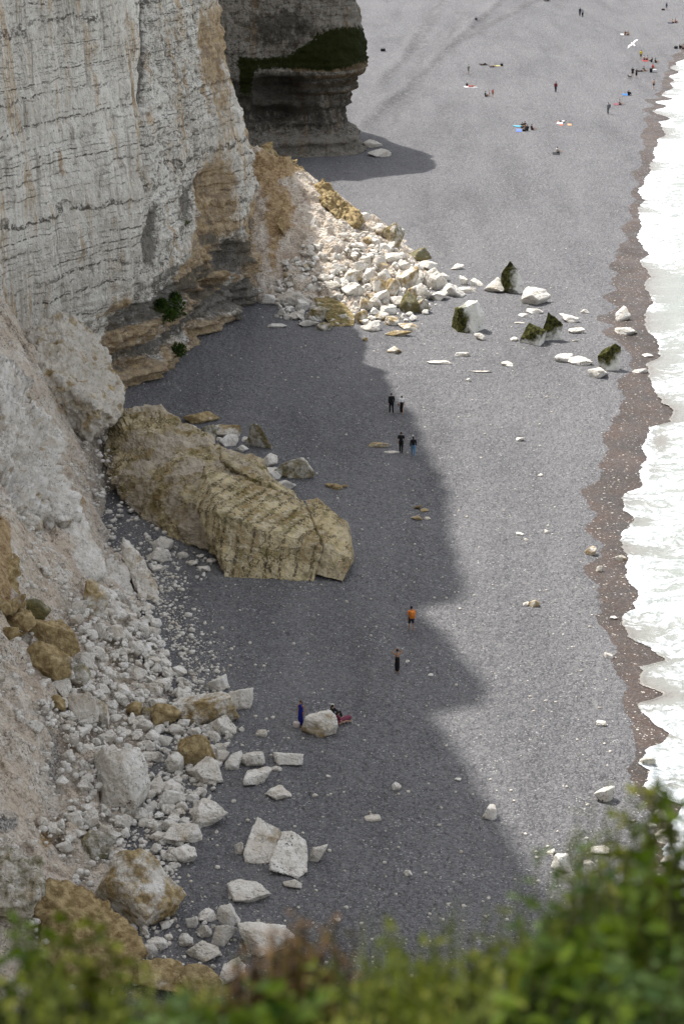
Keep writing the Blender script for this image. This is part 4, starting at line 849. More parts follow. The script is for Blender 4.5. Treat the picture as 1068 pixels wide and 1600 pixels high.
lot([(323,1132,88,64,'y','large rounded boulder with an ochre left side, edge of the near rubble'),(342,1080,36,29,'w','white rounded boulder behind the large ochre sided one'),(373,1110,36,46,'w','white knobbly boulder right of the large ochre sided one'),(343,1147,42,32,'s','white boulder in front of the large ochre sided one'),(256,1134,44,42,'o','dark ochre cube shaped boulder in the near rubble'),(300,1198,62,60,'o','long ochre sided boulder tilted in the near rubble'),
     (325,1225,58,42,'b','pale boulder under the long ochre sided one'),(342,1193,26,25,'b'),(362,1205,26,28,'w'),(395,1199,36,32,'b','rounded beige boulder alone beside the rubble edge'),(449,1196,42,26,'w','flat white rock right of the rounded beige boulder'),(398,1228,42,26,'s','speckled flat rock below the rounded beige boulder'),(434,1249,38,22,'w','white cracked rock below the speckled flat one'),(432,1206,16,10,'b'),(409,1151,19,13,'b'),(377,1143,9,8,'w'),
     (321,1291,57,50,'s','speckled boulder above the pinkish boulder at the rubble edge'),(294,1319,62,35,'p','long pinkish boulder at the rubble edge'),(288,1349,43,33,'s','white speckled boulder beside the hollow brown one'),(493,1350,30,34,'b','triangular slab right of the pitted pair'),(456,1388,26,16,'p','pink shard below the pitted pair'),(375,1335,15,24,'p'),(388,1408,56,30,'b','low pale boulder below the pitted pair'),
     (355,1452,36,44,'w','sharp white wedge above the bushes'),(347,1479,38,42,'b','beige wedge in front of the sharp white one'),(410,1492,88,54,'w','broad white boulder partly behind the brown stems'),(320,1441,32,20,'w'),(303,1451,21,26,'w'),(257,1453,24,17,'w'),(320,1466,22,26,'b'),(316,1502,48,32,'p','pinkish boulder just above the bushes'),(247,1484,30,21,'w'),(292,1481,22,24,'w'),(231,1498,25,28,'w'),(265,1470,14,12,'w'),
     (250,1552,72,58,'o','ochre boulder half hidden by the bushes, left one'),(315,1562,62,60,'o','ochre boulder half hidden by the bushes, right one'),(355,1537,46,36,'w','white boulder right of the hidden ochre ones'),(211,1063,44,34,'w','squarish white boulder at the upper rubble'),(253,1087,60,42,'s','cracked speckled boulder at the upper rubble edge'),(270,1057,26,15,'s'),(100,1088,34,31,'b','pale boulder at the foot of the ochre blocks'),(128,1128,42,52,'b','tall beige boulder leaning on an ochre one'),(155,1131,42,48,'y','ochre flecked boulder leaning on a tall beige one'),
     (89,1107,23,25,'o'),(53,1144,24,25,'b'),(206,1116,25,21,'o'),(226,1121,17,21,'g'),(274,1209,28,38,'p'),(165,1161,27,21,'p'),(116,1167,23,25,'b'),(136,1177,19,17,'w'),(138,1293,30,31,'b'),(113,1288,28,20,'p'),(148,1338,52,44,'g','greenish grey boulder above the hollow brown one'),(262,1301,28,28,'b'),(270,1239,31,26,'w'),(246,1241,28,32,'b'),(266,1263,32,38,'w'),(194,1293,23,21,'b'),(160,1271,21,21,'b'),(97,1227,18,15,'w'),(236,1191,32,24,'w'),
     (88,1029,72,72,'o','largest ochre block of the heap on the left slope'),(74,1059,60,64,'o','ochre and white block under the largest ochre one'),(55,963,42,30,'m','mossy topped rock on the ochre heap'),(35,986,42,36,'o','ochre rock left of the largest ochre block'),(15,961,42,36,'o','ochre rock at the left edge of the heap'),(10,1000,36,30,'o'),(124,1066,30,33,'g'),(128,1041,32,32,'w'),(144,956,48,64,'y','cream and ochre boulder below the chalk tongue'),
     (247,878,33,27,'w','white block in the hollow beside the slab'),(252,863,30,26,'b'),(244,893,23,16,'w'),(320,893,23,12,'w'),(300,884,14,10,'w'),(285,872,18,12,'w'),(330,880,14,9,'w'),(312,872,12,9,'w'),(122,961,26,27,'b'),(155,994,26,25,'b'),(178,996,23,25,'p'),(150,1028,31,25,'s'),(190,1027,23,21,'b'),(211,1019,25,21,'b'),(220,983,21,14,'w'),(236,988,20,11,'w'),(180,953,29,19,'w'),(183,964,25,15,'w'),(195,1001,23,21,'w'),(252,1041,31,20,'s'),(250,1006,17,6,'w'),(205,965,14,10,'w'),(228,950,16,9,'w'),
     (245,1110,24,20,'w'),(225,1140,22,18,'w'),(275,1150,26,24,'b'),(300,1120,24,20,'b'),(215,1155,20,18,'b'),(255,1165,24,20,'w'),(285,1180,22,18,'b'),(240,1270,24,22,'b'),(220,1285,24,20,'b'),(285,1270,22,20,'w'),(300,1255,20,18,'w'),(245,1315,24,20,'w'),(120,1310,22,18,'w'),(100,1330,24,18,'b'),(165,1305,20,18,'b'),(80,1300,18,14,'w'),(175,1110,22,18,'w'),(190,1085,24,20,'w'),(170,1060,22,18,'w'),(160,1085,20,16,'b'),(235,1080,20,16,'b'),(110,1125,20,16,'b'),(105,1190,22,20,'b'),(130,1205,18,16,'b'),(128,1235,18,16,'b')],
    NEAR, 'boulder', 'in the rockfall at the near cliff foot', 'boulder')
put_rock(501, 1151, 50, 44, 'y', 'boulder', 'white boulder with ochre blotches between two people on the beach', 'rock', depth=.8)

# ------------------------------------------------------------------ rubble: the larger pieces one by one, the rest as a mass
def in_poly(p, poly):
    x, y = p; c = False; n = len(poly)
    for i in range(n):
        (x1, y1), (x2, y2) = poly[i], poly[(i + 1) % n]
        if (y1 > y) != (y2 > y) and x < (x2 - x1) * (y - y1) / (y2 - y1) + x1: c = not c
    return c
def scatter(poly, n, smin, smax, power, rng):
    xs = [p[0] for p in poly]; ys = [p[1] for p in poly]; out = []
    while len(out) < n:
        p = (rng.uniform(min(xs), max(xs)), rng.uniform(min(ys), max(ys)))
        if in_poly(p, poly): out.append((p[0], p[1], smin + (smax - smin) * rng.random() ** power))
    return out
rng = np.random.default_rng(5)
POLY_FAR = [(425, 470), (450, 400), (490, 375), (540, 360), (575, 365), (620, 395), (665, 425), (700, 458), (680, 478), (655, 500), (600, 512), (560, 516), (480, 506), (425, 498)]
POLY_NEAR = [(165, 925), (240, 935), (250, 1000), (262, 1045), (330, 1090), (375, 1125), (345, 1200), (335, 1260), (290, 1345), (250, 1440), (215, 1470), (150, 1330), (100, 1320), (60, 1290), (130, 1240), (120, 1180), (60, 1120), (70, 1060), (135, 1030), (110, 960)]
SMALL = [rock_verts(3, 3000 + i, (1, random.uniform(.75, 1), random.uniform(.6, .9)), random.choice((7, 8, 10)), 40., .07, 0) for i in range(12)]
MID = [mesh_np('rubble_piece', *rock_verts(4, 3100 + i, (1, random.uniform(.75, 1), random.uniform(.6, .9)), random.choice((8, 9, 11)), 34., .08, .03), M['rock']) for i in range(12)]
pts = [(*q, 0) for q in scatter(POLY_FAR, 700, 4, 18, 1.9, rng)] + [(*q, 1) for q in scatter(POLY_NEAR, 1250, 5, 25, 2.1, rng)]
pts += [(*q, 1) for q in scatter([(240, 850), (345, 865), (330, 905), (260, 925)], 40, 3, 9, 1.6, rng)]
pts += [(*q, 1) for q in scatter([(230, 1440), (330, 1420), (400, 1500), (300, 1530), (230, 1500)], 70, 3, 12, 1.8, rng)]
pts.sort(key=lambda q: -q[2])
massV, massF, nv, cnt = [], [], 0, [0, 0]
for px, py, s, z_ in pts:
    p, f = hit(px, py); m = s * f / FPX
    if any((p[0] - a) ** 2 + (p[1] - b_) ** 2 < (r * .62) ** 2 for a, b_, r in FOOT if r > m): continue
    if cnt[z_] < (60, 85)[z_]:
        cnt[z_] += 1
        o = link('rubble_rock', MID[rng.integers(12)], None, (p[0], p[1] + m * .3, p[2] + m * .22), (rng.uniform(-.4, .4), rng.uniform(-.4, .4), rng.uniform(0, 6.28)))
        o.scale = (m, m, m); k = rng.choice(['w', 'w', 'b', 'p', 'y' if z_ == 0 else 's'])
        o['ochre'], o['moss'], o['speck'], o['tone'] = KINDS[k]
        tag(o, ('small chalk rubble piece in the far fan under the cliff corner', 'small chalk rubble piece between the boulders of the near rockfall')[z_], 'rubble', ('rubble pieces of the far fan', 'rubble pieces of the near rockfall')[z_])
    else:
        V, F = SMALL[rng.integers(12)]; a = rng.uniform(0, 6.28); R = np.array([[math.cos(a), -math.sin(a), 0], [math.sin(a), math.cos(a), 0], [0, 0, 1]])
        massV.append((V * m) @ R.T + np.array([p[0], p[1] + m * .3, p[2] + m * .2])); massF.append(F + nv); nv += len(V)
o = link('rubble', mesh_np('rubble', np.vstack(massV), np.vstack(massF), M['rock']))
o['ochre'], o['moss'], o['speck'], o['tone'] = .1, 0., .6, .12
tag(o, 'small broken chalk rubble filling the gaps between boulders', kind='stuff')
# crumbs strewn over the debris slopes and loose stones over the shingle
def crumbs(name, label, n, region, size, seed, mats, props=None):
    r = np.random.default_rng(seed); D, F = ICO[1]; VV, FF = [], []; tot = 0; k = 0
    base = [D * (1 + .22 * fbm(D[:, 0] * 1.3 + i * 9, D[:, 1] * 1.3, D[:, 2] * 1.3, 2, 60 + i))[:, None] * np.array([.5, .42, .32]) for i in range(10)]
    X, Y, Sz = region(r, n), None, None
    X, Y, Sz = X
    Z = z_ground(X, Y)
    for i in range(len(X)):
        a = r.uniform(0, 6.28); c_, s_ = math.cos(a), math.sin(a); b = base[r.integers(10)] * Sz[i]
        VV.append(np.stack([b[:, 0] * c_ - b[:, 1] * s_ + X[i], b[:, 0] * s_ + b[:, 1] * c_ + Y[i], b[:, 2] + Z[i] + Sz[i] * .12], 1)); FF.append(F + tot); tot += len(b)
    o = link(name, mesh_np(name, np.vstack(VV), np.vstack(FF), mats))
    for q, v_ in (props or {}).items(): o[q] = v_
    tag(o, label, kind='stuff')
def reg_slope(r, n):
    Y = r.uniform(78, 150, n); t = r.random(n) ** .8; X = np.interp(Y, TOE_Y, TOE_X) + 1.5 - t * 13
    return X, Y, .10 + .55 * r.random(n) ** 5
crumbs('scree_crumbs', 'loose chalk crumbs on the near debris slope', 6500, reg_slope, None, 71, M['rock'], dict(ochre=.12, moss=0., speck=.6, tone=.15))
def reg_toe(r, n):
    Y = r.uniform(80, 128, n); t = r.exponential(1.1, n); X = np.interp(Y, TOE_Y, TOE_X) - 1.0 + t
    return X, Y, .07 + .30 * r.random(n) ** 5
crumbs('chalk_gravel', 'chalk gravel strewn along the foot of the near rockfall', 2600, reg_toe, None, 72, M['rock'], dict(ochre=.05, moss=0., speck=.6, tone=.05))
def reg_beach(r, n):
    Y = 78 + 150 * r.random(n) ** 1.7; sh_ = shore(Y); X = np.interp(Y, TOE_Y, TOE_X) + (sh_ - np.interp(Y, TOE_Y, TOE_X)) * r.random(n)
    return X, Y, .05 + .24 * r.random(n) ** 9
crumbs('loose_pebbles', 'pale loose pebbles scattered over the grey shingle', 5500, reg_beach, None, 73, M['rock'], dict(ochre=.1, moss=0., speck=.3, tone=.35))

# ------------------------------------------------------------------ people
_remesh = []
def capsules(bones, seg=10):
    V, F, n0 = [], [], 0
    for p0, p1, r0, r1 in bones:
        p0, p1 = np.array(p0, float), np.array(p1, float); ax = p1 - p0; L = np.linalg.norm(ax)
        ax = ax / L if L > 1e-6 else np.array([0, 0, 1.0])
        u = np.cross(ax, [0, 0, 1.0] if abs(ax[2]) < .9 else [1.0, 0, 0]); u /= np.linalg.norm(u); v = np.cross(ax, u)
        rings = [(p0 - ax * r0 * math.cos(t), r0 * math.sin(t)) for t in (.35, .8, 1.25)] + [(p0, r0), (p1, r1)] + [(p1 + ax * r1 * math.cos(t), r1 * math.sin(t)) for t in (1.25, .8, .35)]
        a = np.linspace(0, 2 * math.pi, seg, endpoint=False)
        for c, r in rings: V.append(c + r * (np.cos(a)[:, None] * u + np.sin(a)[:, None] * v))
        nr = len(rings)
        for i in range(nr - 1):
            for j in range(seg):
                q = n0 + i * seg; F.append((q + j, q + (j + 1) % seg, q + seg + (j + 1) % seg, q + seg + j))
        F.append(tuple(n0 + j for j in range(seg))[::-1]); F.append(tuple(n0 + (nr - 1) * seg + j for j in range(seg)))
        n0 += nr * seg
    return np.vstack(V), F
def ellip(c, r, n=10):
    D, Fi = ICO[2]; return D * np.array(r) + np.array(c), [tuple(f) for f in Fi]
def solid(name, pieces, mat, parent, voxel):
    V, F, n = [], [], 0
    for v, f in pieces: V.append(v); F += [tuple(i + n for i in q) for q in f]; n += len(v)
    me = bpy.data.meshes.new(name); me.from_pydata(np.vstack(V).tolist(), [], F); me.materials.append(mat)
    o = link(name, me, parent)
    md = o.modifiers.new('skin', 'REMESH'); md.mode = 'VOXEL'; md.voxel_size = voxel; md.use_smooth_shade = True
    sm = o.modifiers.new('soft', 'SMOOTH'); sm.factor = .5; sm.iterations = 2
    _remesh.append(o); return o
_cm = {}
def cloth(col):
    k = tuple(round(c, 3) for c in col)
    if k not in _cm: _cm[k] = mat_plain('cloth', col, .9, .15, 9.0)
    return _cm[k]
SKIN = mat_plain('skin', (.42, .27, .19), .6, .08); SKIN_TAN = mat_plain('skin_tan', (.33, .19, .12), .6, .08)
BLACK, NAVY, WHITE, GREY, RED, BLUE = (.012, .012, .014), (.02, .03, .07), (.75, .75, .74), (.16, .17, .17), (.42, .05, .05), (.07, .17, .33)

def pose_joints(kind):
    J = dict(pel=(0, 0, .96), spi=(0, .0, 1.16), che=(0, .01, 1.36), nek=(0, .01, 1.50), hed=(0, .035, 1.635))
    def limb(s, sh, el, wr, hip, kn, an):
        J['sh' + s], J['el' + s], J['wr' + s], J['hp' + s], J['kn' + s], J['an' + s] = sh, el, wr, hip, kn, an
    if kind in ('stand', 'walk', 'arms_up', 'stride', 'child'):
        d = {'stand': .03, 'walk': .17, 'arms_up': .06, 'stride': .25, 'child': .05}[kind]
        for s, x, q in (('L', -1, 1), ('R', 1, -1)):
            lift = .05 if q < 0 and d > .1 else 0
            if kind == 'arms_up':
                limb(s, (x * .18, .01, 1.42), (x * .36, .06, 1.52), (x * .13, .12, 1.66), (x * .09, 0, .93), (x * .10, q * d * .6 + .03, .50), (x * .10, q * d, .08))
            else:
                limb(s, (x * .19, .01, 1.42), (x * .25, -q * d * .5 - .02, 1.15), (x * .25, -q * d * .9 + .06, .91), (x * .09, 0, .93), (x * .10, q * d * .6 + .05, .50 + lift), (x * .10, q * d - (.06 if lift else 0), .08 + lift))
    elif kind in ('sit', 'sit_flat', 'lean'):
        b = -.10 if kind != 'lean' else -.30
        J.update(pel=(0, 0, .13), spi=(0, b * .5, .33), che=(0, b * .8, .53), nek=(0, b * .8 + .03, .67), hed=(0, b * .8 + .07, .80))
        for s, x in (('L', -1), ('R', 1)):
            if kind == 'sit': limb(s, (x * .19, b * .8, .59), (x * .27, .12, .42), (x * .14, .34, .42), (x * .10, .04, .13), (x * .15, .42, .46), (x * .13, .62, .07))
            elif kind == 'sit_flat': limb(s, (x * .19, b * .8, .59), (x * .28, .02, .38), (x * .24, .22, .22), (x * .10, .04, .12), (x * .14, .46, .20 if x > 0 else .36), (x * .14, .86 if x > 0 else .70, .07))
            else: limb(s, (x * .19, b * .8, .59), (x * .28, -.36, .33), (x * .26, -.44, .07), (x * .10, .04, .12), (x * .13, .46, .16), (x * .14, .88, .07))
    elif kind == 'lie':
        J.update(pel=(0, 0, .13), spi=(0, -.22, .13), che=(0, -.42, .16), nek=(0, -.56, .20), hed=(0, -.68, .27))
        for s, x in (('L', -1), ('R', 1)):
            limb(s, (x * .19, -.46, .17), (x * .30, -.28, .10), (x * .20, -.08, .14), (x * .09, .06, .12), (x * .12, .48, .12 if x > 0 else .34), (x * .12, .92 if x > 0 else .66, .07))
    elif kind == 'chair':
        J.update(pel=(0, 0, .52), spi=(0, -.03, .72), che=(0, -.04, .92), nek=(0, -.02, 1.06), hed=(0, .02, 1.19))
        for s, x in (('L', -1), ('R', 1)): limb(s, (x * .19, -.03, .98), (x * .26, .1, .78), (x * .16, .32, .70), (x * .10, .04, .52), (x * .12, .46, .52), (x * .12, .5, .08))
    return {k: np.array(v) for k, v in J.items()}

PEOPLE = []
def person(px, py, label, pose='stand', yaw=0.0, height=1.72, top=None, bottom=None, hair=(.02, .015, .012), skin=None, near=False, long_hair=False, extra=None, group=None, loc=None):
    p = hit(px, py)[0] if loc is None else np.array(loc)
    root = empty('person', tuple(p), math.radians(yaw)); k = height / 1.75; root.scale = (k, k, k)
    tag(root, label, 'person', group)
    J = pose_joints(pose); skin = skin or SKIN; vx = .016 if near else .03
    B = [(J['pel'], J['spi'], .135, .12), (J['spi'], J['che'], .12, .145), (J['che'], J['nek'], .10, .055), (J['nek'], J['hed'], .055, .06), (J['che'], J['shL'], .10, .06), (J['che'], J['shR'], .10, .06)]
    for s in 'LR':
        B += [(J['sh' + s], J['el' + s], .052, .04), (J['el' + s], J['wr' + s], .04, .028), (J['pel'], J['hp' + s], .12, .095), (J['hp' + s], J['kn' + s], .085, .058), (J['kn' + s], J['an' + s], .055, .038)]
        f = np.array([0, .16, -.03]) if pose not in ('lie', 'lean', 'sit_flat') else np.array([0, .06, .13])
        B += [(J['an' + s], J['an' + s] + f, .04, .03)]
        d = J['wr' + s] - J['el' + s]; d = d / np.linalg.norm(d); sd = np.array([1.0 if s == 'R' else -1.0, 0, 0]); o2 = np.cross(d, sd); o2 /= np.linalg.norm(o2) + 1e-6
        B += [(J['wr' + s], J['wr' + s] + d * .07, .028, .032)]
        if near:
            for q in range(4): b0 = J['wr' + s] + d * .08 + o2 * (q - 1.5) * .02; b1 = b0 + d * (.05, .058, .055, .042)[q]; B += [(b0, b1, .0105, .009), (b1, b1 + d * .022 - sd * .014, .009, .008)]
            B += [(J['wr' + s] + d * .03, J['wr' + s] + d * .07 + o2 * .05, .013, .010)]
    up = J['hed'] - J['nek']; up = up / np.linalg.norm(up)
    fw = np.array([0, 1.0, 0]) if pose != 'lie' else np.array([0, .25, .97])
    pcs = [capsules(B), ellip(J['hed'], (.075, .092, .115)), ellip(J['hed'] + fw * .095 - up * .012, (.014, .02, .02)), ellip(J['hed'] + np.array([.076, 0, 0]), (.012, .02, .03)), ellip(J['hed'] - np.array([.076, 0, 0]), (.012, .02, .03))]
    solid('body', pcs, skin, root, vx)
    hp = [ellip(J['hed'] + up * .035 - fw * .022, (.086, .098, .105))]
    if long_hair: hp += [capsules([(J['hed'] - fw * .06, J['nek'] - fw * .09 - up * .08, .07, .05)])]
    hr = solid('hair', hp, cloth(hair), root, .02)
    if top:
        kind, col = top; g = .020
        T = [(J['pel'] * .6 + J['spi'] * .4, J['spi'], .135 + g, .122 + g), (J['spi'], J['che'], .122 + g, .146 + g), (J['che'], J['che'] * .55 + J['nek'] * .45, .11 + g, .075 + g), (J['che'], J['shL'], .10 + g, .062 + g), (J['che'], J['shR'], .10 + g, .062 + g)]
        if kind != 'vest':
            for s in 'LR':
                e = J['sh' + s] * .35 + J['el' + s] * .65 if kind == 'tee' else J['el' + s]
                T += [(J['sh' + s], e, .06 + g * .8, .05 + g)]
                if kind == 'long': T += [(J['el' + s], J['wr' + s] * .92 + J['el' + s] * .08, .045 + g * .8, .036 + g * .6)]
        solid('top', [capsules(T)], cloth(col), root, vx)
    if bottom:
        kind, col = bottom; g = .018
        if kind in ('skirt', 'dress', 'wrap'):
            end = (J['anL'] + J['anR']) / 2 + np.array([0, 0, .10 if kind == 'dress' else .22]); mid = (J['knL'] + J['knR']) / 2
            T = [(J['spi'], J['pel'], .13 + g, .165), (J['pel'], mid, .165, .17), (mid, end, .17, .17 if kind != 'wrap' else .15)]
            if kind == 'dress': T += [(J['spi'], J['che'], .12 + g, .14 + g)]
        else:
            T = [(J['pel'] * .7 + J['spi'] * .3, J['pel'], .13 + g, .14 + g)]
            for s in 'LR':
                e = {'trousers': 1.0, 'shorts': .75, 'trunks': .45}[kind]
                T += [(J['pel'], J['hp' + s], .125 + g, .10 + g), (J['hp' + s], J['hp' + s] * (1 - e) + J['kn' + s] * e, .09 + g, .065 + g * 1.4)]
                if kind == 'trousers': T += [(J['kn' + s], J['an' + s], .062 + g, .045 + g)]
        solid({'trousers': 'trousers', 'shorts': 'shorts', 'trunks': 'swim_shorts', 'skirt': 'skirt', 'dress': 'dress', 'wrap': 'skirt'}[kind], [capsules(T)], cloth(col), root, vx)
    if extra == 'pack':
        pass
    FOOT.append((p[0], p[1], .3)); return root, J
def soft_box(name, dims, col, loc, yaw=0, parent=None, label=None, cat=None, puff=.18, group=None):
    D, F = ICO[3]; w_ = np.abs(D).max(1)[:, None]
    V = D / w_ * (1 - puff) + D * puff; V = V * np.array(dims) * .5
    V = V * (1 + .10 * fbm(V[:, 0] * 7, V[:, 1] * 7, V[:, 2] * 7 + loc[0], 2, 77))[:, None]; V[:, 2] += dims[2] * .46
    o = link(name, mesh_np(name, V, F, cloth(col)), parent, tuple(loc), (0, 0, yaw)); tag(o, label, cat, group); return o
def strap(parent, dims, col, nm='strap'):
    a = np.linspace(0, math.pi, 9); P = np.stack([np.cos(a) * dims[0] * .32, 0 * a, dims[2] * .9 + np.sin(a) * dims[2] * .45], 1)
    V, F = capsules([(P[i], P[i + 1], .014, .014) for i in range(8)], 6)
    me = bpy.data.meshes.new(nm); me.from_pydata(V.tolist(), [], F); me.materials.append(cloth(col)); return link(nm, me, parent)
def bag(px, py, dims, col, label, yaw=0, group=None):
    p = hit(px, py)[0]; o = soft_box('bag', dims, col, p, math.radians(yaw), None, label, 'bag', group=group); strap(o, dims, tuple(c * .6 for c in col)); return o
def towel(px, py, w_, l_, yaw, col, label, group=None, name='towel'):
    p = hit(px, py)[0]; n, m = 9, 15
    u, v = np.meshgrid(np.linspace(-.5, .5, n), np.linspace(-.5, .5, m)); r = math.radians(yaw)
    u2 = u + .04 * pn(u * 3, v * 3 + px, 0, 5); v2 = v + .03 * pn(u * 3 + 9, v * 3 + px, 0, 6)
    X = p[0] + (u2 * w_) * math.cos(r) - (v2 * l_) * math.sin(r); Y = p[1] + (u2 * w_) * math.sin(r) + (v2 * l_) * math.cos(r)
    Z = z_fast(X, Y) + .03 + .025 * np.abs(pn(u * 4, v * 5 + px, 0, 8))
    base = np.array([p[0], p[1], p[2]]); top = np.stack([X, Y, Z], -1).reshape(-1, 3) - base
    V = np.vstack([top, top - np.array([0, 0, .02])]); F = grid_faces(m, n); F = np.vstack([F, F[:, ::-1] + n * m])
    rim = [j for j in range(n)] + [i * n + n - 1 for i in range(1, m)] + [(m - 1) * n + j for j in range(n - 2, -1, -1)] + [i * n for i in range(m - 2, 0, -1)]
    R_ = np.array([(a, b, b + n * m, a + n * m) for a, b in zip(rim, rim[1:] + rim[:1])])[:, ::-1]
    o = link(name, mesh_np(name, V, np.vstack([F, R_]), cloth(col)), None, tuple(base)); tag(o, label, name, group); return o
def board(px, py, l_, w_, yaw, col, label):
    p = hit(px, py)[0]; t = np.linspace(0, 1, 15); half = w_ * .5 * np.minimum(1, np.sin(np.clip(t, .02, .98) * math.pi) ** .45) * (1 - .12 * t)
    root = empty('bodyboard', (p[0], p[1], p[2]), math.radians(yaw)); tag(root, label, 'board')
    def deck(name, z0, z1, sc, c):
        L = np.stack([-half * sc, (t - .5) * l_ * sc, 0 * t + z0], 1); R = L * np.array([-1, 1, 1]); L2, R2 = L + [0, 0, z1 - z0], R + [0, 0, z1 - z0]
        L2[:, 2] += .06 * (t - .5) ** 2 * 4; R2[:, 2] += .06 * (t - .5) ** 2 * 4; L[:, 2] += .06 * (t - .5) ** 2 * 4; R[:, 2] += .06 * (t - .5) ** 2 * 4
        V = np.vstack([L, R, R2, L2]); n = len(t); F = []
        for a, b in ((0, 1), (1, 2), (2, 3), (3, 0)):
            for i in range(n - 1): F.append((a * n + i, a * n + i + 1, b * n + i + 1, b * n + i)[::-1])
        F += [(0, n, 2 * n, 3 * n), (n - 1, 4 * n - 1, 3 * n - 1, 2 * n - 1)]
        me = bpy.data.meshes.new(name); me.from_pydata(V.tolist(), [], F); me.materials.append(cloth(c)); return link(name, me, root)
    deck('board_core', .03, .085, 1.0, col); deck('board_deck', .087, .10, .86, tuple(min(1, c * 1.25) for c in col))
    return root

# walkers and sitters on the near beach
person(611, 645, 'man dressed all in black walking away beside a woman in white', 'walk', 12, 1.78, ('long', BLACK), ('trousers', BLACK), near=True)
pw, _ = person(627, 647, 'woman in white top and long black skirt walking away', 'walk', 8, 1.66, ('tee', WHITE), ('skirt', BLACK), near=True)
soft_box('shoulder_bag', (.16, .09, .2), BLACK, (-.27, .02, .82), 0, pw); 
person(626, 707, 'slim person in black top and black leggings walking away', 'walk', -6, 1.76, ('tee', BLACK), ('trousers', BLACK), near=True)
person(645, 712, 'woman in black jacket and blue jeans with long dark hair', 'walk', 4, 1.62, ('long', BLACK), ('trousers', (.10, .22, .36)), near=True, long_hair=True)
po, J = person(642, 986, 'man in orange shirt and dark shorts carrying an orange backpack', 'walk', 15, 1.76, ('tee', (.62, .20, .05)), ('shorts', (.03, .03, .045)), near=True, skin=SKIN_TAN)
bp = soft_box('backpack', (.34, .2, .5), (.66, .22, .045), (0, -.22, 1.02), 0, po); soft_box('pocket', (.24, .08, .2), (.55, .17, .03), (0, -.10, .06), 0, bp)
person(620, 1052, 'bare backed person in black wrap holding hands to head', 'arms_up', 10, 1.66, None, ('wrap', BLACK), near=True, skin=SKIN_TAN)
person(470, 1134, 'woman in a long royal blue dress left of the blotched boulder', 'stand', 150, 1.66, None, ('dress', (.015, .02, .20)), hair=(.06, .03, .015), near=True, skin=SKIN_TAN, long_hair=True)
bag(463, 1136, (.42, .26, .36), (.62, .55, .52), 'pale beach bag standing at the feet of the woman in blue')
person(528, 1132, 'person in maroon clothes sitting right of the blotched boulder', 'sit_flat', -60, 1.66, ('tee', (.12, .02, .045)), ('skirt', (.19, .05, .08)), near=True, long_hair=True)
person(520, 1122, 'dark haired person in black sitting behind the blotched boulder', 'sit', -120, 1.66, ('long', BLACK), ('trousers', BLACK), near=True, long_hair=True)

# people on the distant beach
person(731, 116, 'person in grey green walking alone near the wheel tracks', 'stride', -60, 1.7, ('tee', (.20, .22, .20)), ('shorts', (.12, .13, .12)))
person(754, 102, 'person in dark clothes lying in front of the wheel tracks', 'lie', -80, 1.7, ('tee', (.05, .035, .04)), ('trousers', BLACK))
person(769, 105, 'person lying beside a small dark bag, right of another', 'lie', -70, 1.7, ('tee', (.13, .10, .09)), ('trunks', NAVY))
bag(783, 103, (.5, .35, .45), (.02, .02, .03), 'small dark bag right of the lying pair near the wheel tracks')
towel(776, 103, 1.4, .7, 10, (.50, .47, .15), 'pale yellow towel between the lying pair and a dark bag')
towel(735, 136, 2.2, 1.3, 8, (.55, .54, .55), 'white towel under a person in red lying down')
person(736, 136, 'person in red lying on a white towel', 'lie', -75, 1.7, ('tee', (.45, .07, .05)), ('trunks', (.3, .05, .05)))
bag(729, 134, (.4, .3, .4), (.03, .02, .025), 'dark bag at the head of the person lying in red')
person(758, 151, 'person in dark grey sitting beside two standing children', 'sit_flat', -80, 1.7, ('tee', (.05, .055, .06)), ('shorts', (.10, .08, .07)))
person(764, 151, 'small child in swimwear standing beside the sitting adult', 'child', 90, 1.0, None, ('trunks', (.25, .05, .05)))
person(769, 152, 'older child in red top standing beside the smaller child', 'child', 180, 1.35, ('vest', (.45, .08, .06)), ('trunks', (.30, .18, .10)))
person(867, 144, 'person in dark red jacket standing alone in mid beach', 'stand', -30, 1.72, ('long', (.16, .02, .03)), ('trousers', (.03, .035, .05)))
board(808, 198, 1.5, .75, 75, (.12, .45, .60), 'light blue bodyboard lying left of the dark seated trio')
towel(810, 204, 2.1, .8, 85, (.12, .19, .55), 'blue towel in front of the dark seated trio')
bag(818, 205, (.5, .3, .3), (.02, .02, .02), 'black bag at the right end of the blue towel')
person(815, 200, 'dark clothed person seated nearest the light blue board', 'sit', 200, 1.7, ('tee', (.03, .03, .035)), ('shorts', BLACK))
person(819, 199, 'bare armed person seated in the middle of the trio', 'sit', 170, 1.74, ('vest', (.05, .045, .05)), ('shorts', BLACK), skin=SKIN_TAN)
person(823, 204, 'person in black seated in front of the trio', 'sit', 150, 1.7, ('long', BLACK), ('trousers', BLACK))
person(830, 203, 'dark haired person seated alone right of the trio', 'sit_flat', -70, 1.7, ('tee', (.035, .035, .04)), ('trunks', BLACK), skin=SKIN_TAN)
towel(874, 192, 1.9, .9, 80, (.70, .70, .70), 'white towel under the sunbather beside an orange towel')
person(876, 191, 'sunbather with white top lying on the white towel', 'lie', 80, 1.7, ('tee', (.66, .66, .66)), ('trunks', (.03, .04, .06)))
towel(876, 195, 1.2, .5, 85, (.55, .14, .08), 'red towel in front of the lying sunbather')
towel(889, 195, 1.5, .6, 85, (.52, .30, .16), 'orange towel right of the lying sunbather')
person(870, 239, 'person in white shirt sitting on a dark mat', 'sit_flat', -60, 1.72, ('tee', (.45, .43, .43)), ('trunks', (.06, .05, .05)))
towel(868, 240, 2.0, 1.0, 85, (.025, .025, .028), 'dark mat under the person in white shirt', name='mat')
